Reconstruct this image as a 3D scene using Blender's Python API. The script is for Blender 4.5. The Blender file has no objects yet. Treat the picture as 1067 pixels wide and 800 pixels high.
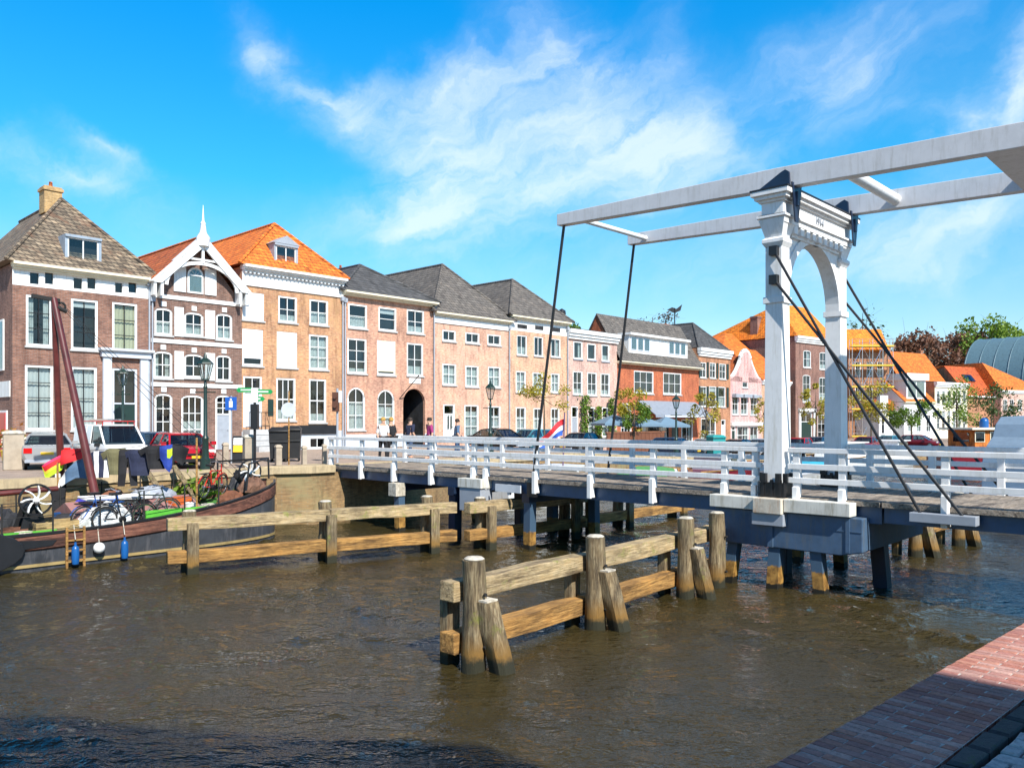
import bpy, bmesh, math, random
from mathutils import Vector, Matrix
random.seed(7)
R=math.radians; PI=math.pi
scene=bpy.context.scene; col=scene.collection
# ------------------------------------------------------------------ frame of the place
F=840.0; U0=533.5; HV=438.0; EYE=3.65           # used only to turn measurements of the photo into metres
D2=Vector((.688,.7257)); B2=Vector((-.7257,.688))   # along the canal / across it, away from the camera
P0=Vector((-6.66,29.7)); PB=Vector((5.86,17.8))     # bridge end on the far quay / near portal post
def ratio(u): return (u-U0)/F
def pw(u,v,Y): return Vector((ratio(u)*Y,Y,EYE-(v-HV)*Y/F))
def rowpt(u,off=15.0):
    q=P0+B2*off; r=ratio(u); s=(r*q.y-q.x)/(D2.x-r*D2.y); return q+D2*s
def quay(s,off): return P0+D2*s+B2*off
def street_z(s):
    t=min(1,max(0,(s-14)/20.0)); return 2.0-.85*(t*t*(3-2*t))
def sof(p): return (Vector((p[0],p[1]))-P0).dot(D2)
def on_street(p): return Vector((p[0],p[1],street_z(sof(p))))
# ------------------------------------------------------------------ mesh builder
class MB:
    def __init__(s): s.v=[]; s.f=[]; s.m=[]; s.sm=[]
    def add(s,vs,fs,mi=0,sm=False):
        n=len(s.v); s.v+=[tuple(v) for v in vs]
        for f in fs: s.f.append([i+n for i in f]); s.m.append(mi); s.sm.append(sm)
    def quad(s,a,b,c,d,mi=0): s.add([a,b,c,d],[(0,1,2,3)],mi)
    def poly(s,pts,mi=0): s.add(pts,[tuple(range(len(pts)))],mi)
    def box(s,x0,x1,y0,y1,z0,z1,mi=0):
        v=[(x,y,z) for z in(z0,z1) for y in(y0,y1) for x in(x0,x1)]
        s.add(v,[(0,2,3,1),(4,5,7,6),(0,1,5,4),(2,6,7,3),(0,4,6,2),(1,3,7,5)],mi)
    def bar(s,p,q,w,h,mi=0,up=(0,0,1)):
        p=Vector(p);q=Vector(q);d=(q-p).normalized();u=Vector(up)
        if abs(d.dot(u))>.99:u=Vector((1,0,0))
        a=d.cross(u).normalized()*w/2; b=a.cross(d).normalized()*h/2
        v=[p-a-b,p+a-b,p+a+b,p-a+b,q-a-b,q+a-b,q+a+b,q-a+b]
        s.add(v,[(0,3,2,1),(4,5,6,7),(0,1,5,4),(1,2,6,5),(2,3,7,6),(3,0,4,7)],mi)
    def tube(s,p,q,r0,r1=None,n=10,mi=0,cap=True):
        if r1 is None:r1=r0
        p=Vector(p);q=Vector(q);d=(q-p).normalized()
        a=d.orthogonal().normalized();b=d.cross(a)
        vs=[];
        for (c,r) in((p,r0),(q,r1)):
            for i in range(n):
                t=2*PI*i/n; vs.append(c+a*math.cos(t)*r+b*math.sin(t)*r)
        s.add(vs,[(i,(i+1)%n,n+(i+1)%n,n+i) for i in range(n)],mi,True)
        if cap: s.add(vs[:n],[tuple(range(n-1,-1,-1))],mi); s.add(vs[n:],[tuple(range(n))],mi)
    def path(s,pts,r,n=8,mi=0):
        for a,b in zip(pts[:-1],pts[1:]): s.tube(a,b,r,r,n,mi)
    def lathe(s,prof,n=14,c=(0,0,0),mi=0):
        vs=[];c=Vector(c)
        for (r,z) in prof:
            for i in range(n):
                t=2*PI*(i+.5)/n; vs.append(c+Vector((r*math.cos(t),r*math.sin(t),z)))
        fs=[]
        for k in range(len(prof)-1):
            for i in range(n): fs.append((k*n+i,k*n+(i+1)%n,(k+1)*n+(i+1)%n,(k+1)*n+i))
        s.add(vs,fs,mi,True)
        s.add(vs[:n],[tuple(range(n-1,-1,-1))],mi); s.add(vs[-n:],[tuple(range(n))],mi)
    def prism(s,pts,ext,mi=0):
        e=Vector(ext);n=len(pts);a=[Vector(p) for p in pts];b=[p+e for p in a]
        s.add(a+b,[tuple(range(n-1,-1,-1)),tuple(range(n,2*n))]+[(i,(i+1)%n,n+(i+1)%n,n+i) for i in range(n)],mi)
    def loft(s,rings,mi=0,sm=False,caps=True,closed=True):
        n=len(rings[0]);vs=[p for r in rings for p in r];fs=[]
        for k in range(len(rings)-1):
            for i in range(n if closed else n-1):
                fs.append((k*n+i,k*n+(i+1)%n,(k+1)*n+(i+1)%n,(k+1)*n+i))
        s.add(vs,fs,mi,sm)
        if caps: s.add(rings[0],[tuple(range(n-1,-1,-1))],mi); s.add(rings[-1],[tuple(range(n))],mi)
    def torus(s,c,ax,R_,r,n=20,k=6,mi=0):
        c=Vector(c);ax=Vector(ax).normalized();a=ax.orthogonal().normalized();b=ax.cross(a);rings=[]
        for i in range(n+1):
            t=2*PI*i/n;e=a*math.cos(t)+b*math.sin(t)
            rings.append([c+e*(R_+r*math.cos(2*PI*j/k))+ax*r*math.sin(2*PI*j/k) for j in range(k)])
        s.loft(rings,mi,True,False)
    def sphere(s,c,r,n=12,m=8,mi=0,sz=1.0):
        s.lathe([(max(r*math.sin(PI*i/m),.001),-r*sz*math.cos(PI*i/m)) for i in range(m+1)],n,c,mi)
    def build(s,name,mats,parent=None,bevel=0,recalc=True,kind=None,label=None):
        me=bpy.data.meshes.new(name); me.from_pydata(s.v,[],s.f)
        if not isinstance(mats,(list,tuple)): mats=[mats]
        for m in mats: me.materials.append(m)
        me.polygons.foreach_set('material_index',s.m); me.polygons.foreach_set('use_smooth',s.sm)
        if recalc:
            bm=bmesh.new();bm.from_mesh(me)
            bmesh.ops.remove_doubles(bm,verts=bm.verts,dist=1e-5)
            bmesh.ops.recalc_face_normals(bm,faces=bm.faces);bm.to_mesh(me);bm.free()
        me.update()
        o=bpy.data.objects.new(name,me); col.objects.link(o)
        if parent: o.parent=parent
        if kind:o['kind']=kind
        if label:o['label']=label
        if any(s.sm): me.set_sharp_from_angle(angle=R(42))
        if bevel:
            b=o.modifiers.new('bevel','BEVEL');b.width=bevel;b.segments=2;b.limit_method='ANGLE';b.angle_limit=R(40)
        return o
def tag(o,label,cat,group=None):
    o['label']=label;o['category']=cat
    if group:o['group']=group
    return o
def thing(name,label,cat,loc=(0,0,0),rz=0,group=None,tilt=None):
    o=bpy.data.objects.new(name,None);col.objects.link(o);o.empty_display_size=.3
    o.location=loc if len(loc)==3 else (loc[0],loc[1],0);o.rotation_euler=(0,0,rz)
    if tilt:o.rotation_euler=(tilt[0],tilt[1],rz)
    return tag(o,label,cat,group)
def kids(o): return [c for c in bpy.data.objects if c.parent==o]
def dup(root,loc,rz,label=None,group=None,parent=None):
    r=root.copy();col.objects.link(r)
    if parent is None: r.location=loc;r.rotation_euler=(root.rotation_euler[0],root.rotation_euler[1],rz)
    else: r.parent=parent
    if label:r['label']=label
    if group:r['group']=group
    for c in kids(root): dup(c,None,None,None,None,r)
    return r
def ang(v): return math.atan2(v[1],v[0])
# ------------------------------------------------------------------ materials
MATS={}
def newmat(name):
    m=bpy.data.materials.new(name);m.use_nodes=True;nt=m.node_tree;b=nt.nodes['Principled BSDF'];MATS[name]=m
    return m,nt,b
def N(nt,t,**k):
    n=nt.nodes.new(t)
    for a,b in k.items():
        if a.startswith('i_'): n.inputs[a[2:].replace('_',' ')].default_value=b
        else: setattr(n,a,b)
    return n
def L(nt,a,b): nt.links.new(a,b)
def c4(c): return (c[0],c[1],c[2],1)
def ramp(nt,fac,pts):
    r=N(nt,'ShaderNodeValToRGB');e=r.color_ramp.elements
    e[0].position,e[0].color=pts[0][0],c4(pts[0][1]);e[1].position,e[1].color=pts[-1][0],c4(pts[-1][1])
    for p,c in pts[1:-1]:
        x=e.new(p);x.color=c4(c)
    L(nt,fac,r.inputs[0]);return r.outputs[0]
def mixc(nt,f,a,b,mode='MIX'):
    m=N(nt,'ShaderNodeMix',data_type='RGBA',blend_type=mode)
    for i,x in((0,f),(6,a),(7,b)):
        if hasattr(x,'links'): L(nt,x,m.inputs[i])
        elif i==0: m.inputs[0].default_value=x
        else: m.inputs[i].default_value=c4(x)
    return m.outputs[2]
def noise(nt,vec,scale,detail=4,rough=.6):
    n=N(nt,'ShaderNodeTexNoise');n.inputs['Scale'].default_value=scale;n.inputs['Detail'].default_value=detail;n.inputs['Roughness'].default_value=rough
    if vec is not None:L(nt,vec,n.inputs['Vector'])
    return n.outputs['Fac']
def objvec(nt): return N(nt,'ShaderNodeTexCoord').outputs['Object']
def mapv(nt,v,s=(1,1,1)):
    m=N(nt,'ShaderNodeMapping');m.inputs['Scale'].default_value=s;L(nt,v,m.inputs['Vector']);return m.outputs[0]
def wallvec(nt):
    sp=N(nt,'ShaderNodeSeparateXYZ');L(nt,objvec(nt),sp.inputs[0])
    a=N(nt,'ShaderNodeMath',operation='ADD');L(nt,sp.outputs[0],a.inputs[0]);L(nt,sp.outputs[1],a.inputs[1])
    c=N(nt,'ShaderNodeCombineXYZ');L(nt,a.outputs[0],c.inputs[0]);L(nt,sp.outputs[2],c.inputs[1]);return c.outputs[0]
def bump(nt,b,h,strength,dist):
    k=N(nt,'ShaderNodeBump');k.inputs['Strength'].default_value=strength;k.inputs['Distance'].default_value=dist
    L(nt,h,k.inputs['Height']);L(nt,k.outputs[0],b.inputs['Normal'])
def paint(name,c,rough=.5,var=.12,metal=0,dirt=None,scale=3.0):
    m,nt,b=newmat(name);v=objvec(nt)
    f=noise(nt,v,scale,6,.65)
    lo=[x*(1-var*1.6) for x in c];hi=[min(1,x*(1+var)) for x in c]
    cc=ramp(nt,f,[(.3,lo),(.5,c),(.75,hi)])
    if dirt:
        g=ramp(nt,noise(nt,mapv(nt,v,(4,4,.45)),1.9,9,.75),[(.5,(0,0,0)),(.7,(1,1,1))])
        cc=mixc(nt,g,cc,dirt)
    L(nt,cc,b.inputs['Base Color']);b.inputs['Roughness'].default_value=rough;b.inputs['Metallic'].default_value=metal
    return m
def brick(name,a,b2,mortar=(.3,.26,.22),patch=None,w=.22,h=.065,ms=.012):
    m,nt,b=newmat(name);v=wallvec(nt)
    t=N(nt,'ShaderNodeTexBrick');L(nt,v,t.inputs['Vector'])
    t.inputs['Color1'].default_value=c4(a);t.inputs['Color2'].default_value=c4(b2);t.inputs['Mortar'].default_value=c4(mortar)
    t.inputs['Scale'].default_value=1;t.inputs['Mortar Size'].default_value=ms;t.inputs['Brick Width'].default_value=w;t.inputs['Row Height'].default_value=h
    t.inputs['Mortar Smooth'].default_value=.3
    big=noise(nt,v,.9,7,.7);mid=noise(nt,mapv(nt,v,(4.5,14,1)),1,3,.7)
    c=mixc(nt,1,t.outputs[0],ramp(nt,big,[(.3,(.68,.66,.68)),(.5,(1,1,1)),(.75,(1.25,1.2,1.1))]),'MULTIPLY')
    c=mixc(nt,1,c,ramp(nt,mid,[(.3,(.66,.62,.62)),(.5,(1,1,1)),(.7,(1.35,1.35,1.35))]),'MULTIPLY')
    if patch:
        g=ramp(nt,noise(nt,v,.55,6,.75),[(.5,(0,0,0)),(.64,(1,1,1))]);c=mixc(nt,g,c,patch)
    # soot runs and rain streaks down the wall, and paler repointed areas
    c=mixc(nt,1,c,ramp(nt,noise(nt,mapv(nt,v,(2.6,.32,1)),1,7,.75),[(.34,(.6,.57,.56)),(.5,(1,1,1)),(.7,(1.08,1.07,1.05))]),'MULTIPLY')
    c=mixc(nt,ramp(nt,noise(nt,mapv(nt,v,(.7,1.1,1)),1,6,.8),[(.56,(0,0,0)),(.72,(.55,.55,.55))]),c,[min(1,q*1.25+.05) for q in b2])
    L(nt,c,b.inputs['Base Color']);b.inputs['Roughness'].default_value=.9;bump(nt,b,t.outputs[1],-.3,.01)
    return m
def tiles(name,a,b2,gap,patch=None,w=.27,h=.2):
    m,nt,b=newmat(name);v=wallvec(nt)
    t=N(nt,'ShaderNodeTexBrick');L(nt,v,t.inputs['Vector']);t.offset=.5
    t.inputs['Color1'].default_value=c4(a);t.inputs['Color2'].default_value=c4(b2);t.inputs['Mortar'].default_value=c4(gap)
    t.inputs['Scale'].default_value=1;t.inputs['Mortar Size'].default_value=.03;t.inputs['Mortar Smooth'].default_value=.5;t.inputs['Brick Width'].default_value=w;t.inputs['Row Height'].default_value=h
    c=mixc(nt,1,t.outputs[0],ramp(nt,noise(nt,v,1.3,8,.75),[(.3,(.5,.48,.48)),(.5,(1,1,1)),(.72,(1.4,1.3,1.2))]),'MULTIPLY')
    c=mixc(nt,1,c,ramp(nt,noise(nt,mapv(nt,v,(3.7,5,1)),1,2,.6),[(.3,(.6,.6,.6)),(.5,(1,1,1)),(.7,(1.4,1.4,1.4))]),'MULTIPLY')
    if patch:
        g=ramp(nt,noise(nt,v,1.1,8,.8),[(.52,(0,0,0)),(.68,(1,1,1))]);c=mixc(nt,g,c,patch)
    L(nt,c,b.inputs['Base Color']);b.inputs['Roughness'].default_value=.85
    w1=N(nt,'ShaderNodeTexWave',wave_type='BANDS',bands_direction='Y',wave_profile='SAW');L(nt,v,w1.inputs['Vector']);w1.inputs['Scale'].default_value=PI/2/h/5
    bump(nt,b,t.outputs[1],-.7,.04)
    return m
def wood(name,a,b2,moss=None,base=None,axis=(1,14,14),moss_amt=.55,topc=None):
    """weathered timber: grain, lichen patches and an algae-stained foot just above the water"""
    m,nt,b=newmat(name);v=objvec(nt)
    g=noise(nt,mapv(nt,v,axis),2.2,8,.7)
    c=ramp(nt,g,[(.28,[x*.45 for x in a]),(.45,a),(.6,b2),(.78,[min(1,x*1.25) for x in b2])])
    c=mixc(nt,1,c,ramp(nt,noise(nt,v,1.6,6,.7),[(.3,(.5,.5,.52)),(.55,(1,1,1)),(.75,(1.3,1.22,1.1))]),'MULTIPLY')
    c=mixc(nt,1,c,ramp(nt,noise(nt,mapv(nt,v,[q*.35+.25 for q in axis]),1.1,5,.75),[(.36,(.35,.33,.33)),(.5,(1,1,1)),(.7,(1.15,1.1,1.05))]),'MULTIPLY')
    if moss:
        k=ramp(nt,noise(nt,v,2.6,8,.75),[(moss_amt,(0,0,0)),(moss_amt+.1,(1,1,1))]);c=mixc(nt,k,c,moss)
    geo=N(nt,'ShaderNodeNewGeometry');sp=N(nt,'ShaderNodeSeparateXYZ');L(nt,geo.outputs['Position'],sp.inputs[0])
    if base:
        ad=N(nt,'ShaderNodeMath',operation='MULTIPLY_ADD');L(nt,noise(nt,v,5,5,.7),ad.inputs[0]);ad.inputs[1].default_value=-.5;L(nt,sp.outputs[2],ad.inputs[2])
        k=ramp(nt,ad.outputs[0],[(.12,(1,1,1)),(.42,(0,0,0))]);c=mixc(nt,k,c,base)
        k=ramp(nt,ad.outputs[0],[(0,(1,1,1)),(.1,(0,0,0))]);ad.inputs[1].default_value=-.3;c=mixc(nt,k,c,(.02,.02,.009))
    L(nt,c,b.inputs['Base Color']);b.inputs['Roughness'].default_value=.85
    bump(nt,b,g,.9,.03)
    return m
def leafmat(name,a,b2):
    m,nt,b=newmat(name)
    oi=N(nt,'ShaderNodeNewGeometry')
    c=ramp(nt,oi.outputs['Random Per Island'],[(0,a),(1,b2)])
    L(nt,c,b.inputs['Base Color']);b.inputs['Roughness'].default_value=.6
    t=N(nt,'ShaderNodeBsdfTranslucent');L(nt,c,t.inputs[0]);x=N(nt,'ShaderNodeMixShader');x.inputs[0].default_value=.3
    L(nt,b.outputs[0],x.inputs[1]);L(nt,t.outputs[0],x.inputs[2]);L(nt,x.outputs[0],nt.nodes['Material Output'].inputs[0])
    return m
def glass(name,tint,refl=.35,rough=.02):
    m,nt,b=newmat(name);nt.nodes.remove(b)
    tr=N(nt,'ShaderNodeBsdfTransparent');tr.inputs[0].default_value=c4(tint)
    g=N(nt,'ShaderNodeBsdfGlossy');g.inputs['Roughness'].default_value=rough;g.inputs[0].default_value=(.9,.95,1,1)
    lw=N(nt,'ShaderNodeLayerWeight');lw.inputs[0].default_value=.35
    ma=N(nt,'ShaderNodeMath',operation='MULTIPLY_ADD');L(nt,lw.outputs['Facing'],ma.inputs[0]);ma.inputs[1].default_value=.36;ma.inputs[2].default_value=refl*.1
    x=N(nt,'ShaderNodeMixShader');L(nt,ma.outputs[0],x.inputs[0]);L(nt,tr.outputs[0],x.inputs[1]);L(nt,g.outputs[0],x.inputs[2]);L(nt,x.outputs[0],nt.nodes['Material Output'].inputs[0])
    # gentle unevenness of old panes
    v=objvec(nt);k=N(nt,'ShaderNodeBump');k.inputs['Strength'].default_value=.08;k.inputs['Distance'].default_value=.05;L(nt,noise(nt,v,1.3,2,.5),k.inputs['Height']);L(nt,k.outputs[0],g.inputs['Normal'])
    return m
WHITE=paint('white_paint',(.74,.75,.75),.45,.06,dirt=(.52,.5,.45))
BWHITE=paint('bridge_white_paint',(.78,.78,.78),.5,.05,dirt=(.6,.59,.55))
BEAMW=paint('balance_beam_paint',(.6,.6,.62),.5,.06,dirt=(.46,.45,.44))
CREAM=paint('cream_paint',(.72,.66,.5),.55,.08)
BLIND=paint('roller_blind_fabric',(.75,.76,.76),.8,.04)
CREAMBLIND=paint('cream_blind_fabric',(.72,.66,.45),.8,.05)
SHEER=paint('sheer_curtain',(.6,.63,.62),.9,.2,scale=6)
STONE=paint('sill_stone',(.42,.42,.42),.8,.15)
GREYP=paint('grey_paint',(.3,.33,.38),.5,.08)
LGREY=paint('light_grey_paint',(.5,.54,.6),.5,.08)
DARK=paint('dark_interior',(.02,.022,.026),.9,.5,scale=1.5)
BLACK=paint('black_paint',(.012,.012,.014),.4,.2)
RUBBER=paint('rubber',(.015,.015,.015),.8,.2)
DGREEN=paint('dark_green_paint',(.01,.03,.025),.4,.1)
BLUEST=paint('blue_grey_steel',(.05,.1,.19),.4,.15,dirt=(.07,.1,.14))
NAVY=paint('navy_steel',(.012,.024,.055),.35,.15)
STEELB=paint('pier_steel',(.06,.11,.19),.45,.16,dirt=(.11,.13,.15))
RED=paint('red_paint',(.5,.02,.015),.35,.1)
MAROON=paint('maroon_spar_paint',(.1,.02,.018),.4,.3)
GLASS=glass('window_glass',(.62,.68,.68),.35)
CARGLASS=glass('car_glass',(.25,.32,.35),.5)
PLATE=paint('yellow_plate',(.75,.45,.02),.5,.03)
CHROME=paint('bright_metal',(.6,.6,.62),.25,.05,metal=.9)
LAMPW=paint('lamp_lens',(.75,.75,.72),.15,.03)
TAILR=paint('tail_lens',(.5,.01,.01),.2,.03)
SKIN=paint('skin',(.55,.32,.22),.6,.05)
BRK1=brick('brick_purple_brown',(.17,.07,.045),(.26,.12,.078),(.2,.15,.13))
BRK2=brick('brick_dark_brown',(.13,.062,.045),(.21,.105,.075),(.2,.16,.14))
BRK3=brick('brick_orange_tan',(.42,.175,.08),(.5,.26,.12),(.4,.29,.2),patch=(.45,.26,.13))
BRK4=brick('brick_salmon',(.43,.2,.14),(.51,.28,.19),(.45,.3,.22))
BRK5=brick('plaster_pink',(.56,.32,.24),(.6,.37,.28),(.5,.3,.2),patch=(.56,.36,.27))
BRK6=brick('brick_light_orange',(.53,.3,.19),(.59,.36,.24),(.5,.34,.24))
BRK7=brick('brick_pale_pink',(.5,.3,.25),(.55,.36,.31),(.5,.36,.3))
BRK8=brick('brick_red_orange',(.36,.07,.025),(.46,.12,.04),(.34,.14,.08))
BRK9=brick('brick_orange_brown',(.36,.14,.07),(.44,.2,.1),(.36,.22,.14))
BRK10=brick('plaster_rose',(.55,.31,.3),(.6,.36,.34),(.55,.36,.34))
BRK12=brick('brick_wine',(.16,.065,.05),(.22,.1,.075),(.26,.18,.15))
QUAYB=brick('quay_brick',(.2,.125,.055),(.29,.18,.08),(.22,.16,.09),patch=(.24,.2,.1),w=.24,h=.075)
CHIMB=brick('chimney_brick',(.4,.25,.1),(.46,.3,.13),(.35,.26,.15))
T_GREY=tiles('roof_tiles_brown_grey',(.11,.085,.06),(.25,.195,.135),(.03,.024,.02),patch=(.17,.085,.05))
T_SLATE=tiles('roof_slate',(.055,.057,.062),(.085,.085,.09),(.03,.03,.03))
T_GB=tiles('roof_tiles_grey',(.105,.095,.088),(.145,.13,.115),(.045,.04,.038))
T_OR=tiles('roof_tiles_orange',(.62,.13,.012),(.72,.2,.025),(.2,.045,.008),patch=(.5,.13,.02))
T_ORD=tiles('roof_tiles_rust',(.38,.08,.02),(.5,.13,.03),(.12,.03,.01),patch=(.22,.09,.04))
T_ORB=tiles('roof_tiles_bright_orange',(.72,.19,.012),(.8,.25,.02),(.35,.09,.01))
T_RED=tiles('roof_tiles_red',(.45,.075,.015),(.55,.11,.02),(.15,.03,.01))
W_GREY=wood('weathered_oak',(.16,.115,.062),(.31,.25,.15),moss=(.17,.17,.04),base=(.2,.11,.025),axis=(14,14,1.2),moss_amt=.56)
W_BEAM=wood('weathered_beam',(.34,.25,.13),(.5,.39,.23),moss=(.22,.22,.06),base=None,axis=(1.2,14,14),moss_amt=.57)
W_OR=wood('tan_beam',(.31,.16,.042),(.46,.26,.08),moss=(.14,.11,.03),base=None,axis=(1.2,14,14),moss_amt=.64)
W_CAP=paint('pile_cap',(.5,.46,.39),.8,.35,dirt=(.25,.22,.15),scale=9)
W_DECK=wood('deck_planks',(.24,.2,.16),(.34,.29,.24),axis=(10,1,10))
W_WALE=wood('brown_wale_paint',(.12,.045,.03),(.2,.085,.055),axis=(1,8,8))
W_ORCAB=wood('varnished_cabin',(.45,.13,.02),(.6,.2,.035),axis=(6,6,1))
# ------------------------------------------------------------------ setting
def noise_ground(name,a,b2,w,h,mortar,rot=0.0,ms=.012,patch=None):
    m,nt,b=newmat(name);geo=N(nt,'ShaderNodeNewGeometry')
    mp=N(nt,'ShaderNodeMapping');mp.inputs['Rotation'].default_value=(0,0,rot);L(nt,geo.outputs['Position'],mp.inputs['Vector']);v=mp.outputs[0]
    t=N(nt,'ShaderNodeTexBrick');L(nt,v,t.inputs['Vector']);t.inputs['Scale'].default_value=1;t.inputs['Mortar Size'].default_value=ms;t.inputs['Mortar Smooth'].default_value=.4
    t.inputs['Brick Width'].default_value=w;t.inputs['Row Height'].default_value=h
    t.inputs['Color1'].default_value=c4(a);t.inputs['Color2'].default_value=c4(b2);t.inputs['Mortar'].default_value=c4(mortar)
    c=mixc(nt,1,t.outputs[0],ramp(nt,noise(nt,v,1.1,8,.7),[(.3,(.7,.7,.7)),(.5,(1,1,1)),(.75,(1.3,1.25,1.2))]),'MULTIPLY')
    c=mixc(nt,1,c,ramp(nt,noise(nt,v,40,4,.7),[(.3,(.72,.72,.72)),(.5,(1,1,1)),(.72,(1.25,1.25,1.25))]),'MULTIPLY')
    if patch:
        k=ramp(nt,noise(nt,v,2.4,8,.8),[(.57,(0,0,0)),(.68,(1,1,1))]);c=mixc(nt,k,c,patch)
    L(nt,c,b.inputs['Base Color']);b.inputs['Roughness'].default_value=.85
    ad=N(nt,'ShaderNodeMath',operation='MULTIPLY_ADD');L(nt,t.outputs[1],ad.inputs[0]);ad.inputs[1].default_value=-1.0;L(nt,noise(nt,v,30,4,.7),ad.inputs[2])
    bump(nt,b,ad.outputs[0],.6,.008)
    return m
aB=-ang(B2);aD=-ang(D2);BNA=math.atan2(.734,-.679);DNA=math.atan2(.679,.734)
M_STREET=noise_ground('street_clinkers',(.3,.22,.17),(.38,.29,.23),.22,.11,(.2,.16,.13),aD,patch=(.42,.36,.29))
M_COPE=noise_ground('coping_bricks',(.3,.11,.07),(.42,.2,.14),.235,.058,(.3,.25,.2),-BNA,.005,patch=(.5,.36,.32))
M_KERB=noise_ground('mossy_kerb',(.1,.105,.1),(.16,.165,.16),.9,.3,(.05,.08,.02),-DNA,.02,patch=(.045,.075,.012))
M_SETT=noise_ground('grey_setts',(.17,.17,.175),(.26,.26,.265),.2,.14,(.02,.03,.008),-DNA,.016)
M_QCOPE=paint('quay_coping_stone',(.42,.33,.2),.8,.2,dirt=(.25,.2,.13))
# water -------------------------------------------------------------
def water_mat():
    m,nt,b=newmat('canal_water');geo=N(nt,'ShaderNodeNewGeometry')
    mp=N(nt,'ShaderNodeMapping');mp.inputs['Rotation'].default_value=(0,0,R(8));mp.inputs['Scale'].default_value=(.72,1.35,1);L(nt,geo.outputs['Position'],mp.inputs['Vector']);v=mp.outputs[0]
    n1=noise(nt,v,4.2,3,.6);n2=noise(nt,v,12,3,.6);n3=noise(nt,geo.outputs['Position'],.22,3,.5)
    a=N(nt,'ShaderNodeMath',operation='MULTIPLY_ADD');L(nt,n2,a.inputs[0]);a.inputs[1].default_value=.42;L(nt,n1,a.inputs[2])
    # gusts: some patches of the surface are calmer than others
    k=N(nt,'ShaderNodeBump');k.inputs['Distance'].default_value=.1;L(nt,a.outputs[0],k.inputs['Height'])
    L(nt,ramp(nt,n3,[(.32,(.42,.42,.42)),(.62,(1,1,1))]),k.inputs['Strength'])
    L(nt,k.outputs[0],b.inputs['Normal'])
    L(nt,ramp(nt,n3,[(.3,(.025,.0195,.007)),(.7,(.042,.033,.013))]),b.inputs['Base Color'])
    b.inputs['Roughness'].default_value=.05;b.inputs['IOR'].default_value=1.5
    return m

import numpy as np
WM=water_mat()
def canal_water():
    # wind ripples as real relief over the near canal, flat water beyond
    rs=np.random.RandomState(4);s=np.arange(-30,42,.07);o=np.arange(-34,.6,.07);S,O=np.meshgrid(s,o)
    X=P0.x+S*D2.x+O*B2.x;Y=P0.y+S*D2.y+O*B2.y
    def lf(sc,seed,n=10):
        q=np.random.RandomState(seed);h=np.zeros_like(X)
        for i in range(n):
            a=q.uniform(0,2*PI);k=2*PI/(sc*q.uniform(.6,1.7));h+=np.sin(k*(X*math.cos(a)+Y*math.sin(a))+q.uniform(0,6.28))
        return h/math.sqrt(n)
    wx,wy=.35*lf(3.0,1),.35*lf(3.0,2);gust=np.clip(.85+.33*lf(7,3),.3,1.5)
    Z=np.zeros_like(X);XX=X+wx;YY=Y+wy
    for i in range(46):
        lam=.26*(1.75/.26)**(rs.rand()**1.25);a=R(75)+rs.normal(0,.5);k=2*PI/lam
        ph=k*(XX*math.cos(a)+YY*math.sin(a))+rs.uniform(0,6.28);sl=.028*(lam/.6)**.1
        Z+=sl/k*(np.sin(ph)+.22*np.sin(2*ph+1.57))
    Z*=gust
    edge=np.minimum(1,np.minimum((41.9-S)/4,(S+30)/2));Z*=np.clip(edge,0,1)
    n,m_=X.shape;me=bpy.data.meshes.new('water');co=np.stack([X,Y,Z+.0],-1).reshape(-1,3).astype('f4')
    idx=np.arange(n*m_).reshape(n,m_);f=np.stack([idx[:-1,:-1],idx[:-1,1:],idx[1:,1:],idx[1:,:-1]],-1).reshape(-1,4)
    far=[(-400,-120,-.03),(400,-120,-.03),(400,460,-.03),(-400,460,-.03)];nv=len(co)
    co=np.vstack([co,np.array(far,'f4')]);f=np.vstack([f,[[nv,nv+1,nv+2,nv+3]]])
    me.vertices.add(len(co));me.vertices.foreach_set('co',co.ravel());me.loops.add(f.size);me.loops.foreach_set('vertex_index',f.ravel().astype('i4'))
    me.polygons.add(len(f));me.polygons.foreach_set('loop_start',np.arange(0,f.size,4,dtype='i4'));me.polygons.foreach_set('loop_total',np.full(len(f),4,'i4'));me.polygons.foreach_set('use_smooth',np.ones(len(f),bool))
    me.update(calc_edges=True);me.materials.append(WM);o_=bpy.data.objects.new('water',me);col.objects.link(o_);o_['kind']='structure'
canal_water()
# far street, with the canal bending away to the right ---------------
def gz(p): return street_z(sof(p))
edge=[quay(s,0) for s in (-90,-40,-20,-10,-5,0,5,10,14,18,22,26,30,34,40,50,62)]
e0=edge[-1];edge+=[e0+Vector((.906,.423))*k for k in(15,40,80,220)]
st=MB();ins=[]
for i,p in enumerate(edge):
    n=B2 if i<17 else Vector((-.423,.906))
    if i==16:n=Vector((-.6,.8))
    ins.append((p,p+n*.45,p+n*14,p+n*420))
for a,b in zip(ins[:-1],ins[1:]):
    for k in (1,2):
        q=[a[k],b[k],b[k+1],a[k+1]]
        st.quad(*[(x.x,x.y,gz(a[0]) if j in(0,3) else gz(b[0])) for j,x in enumerate(q)])
st.build('street',M_STREET,kind='structure')
qw=MB();qc=MB()
for a,b in zip(ins[:-1],ins[1:]):
    za,zb=gz(a[0]),gz(b[0])
    qw.quad((a[0].x,a[0].y,-1),(b[0].x,b[0].y,-1),(b[0].x,b[0].y,zb-.22),(a[0].x,a[0].y,za-.22))
    A0=a[0]-(a[1]-a[0])*.12;B0=b[0]-(b[1]-b[0])*.12
    def r(p,q,z): return [(p.x,p.y,z-.22),(p.x,p.y,z+.03),(q.x,q.y,z+.03),(q.x,q.y,z-.22)]
    qc.loft([r(A0,a[1],za),r(B0,b[1],zb)])
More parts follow.
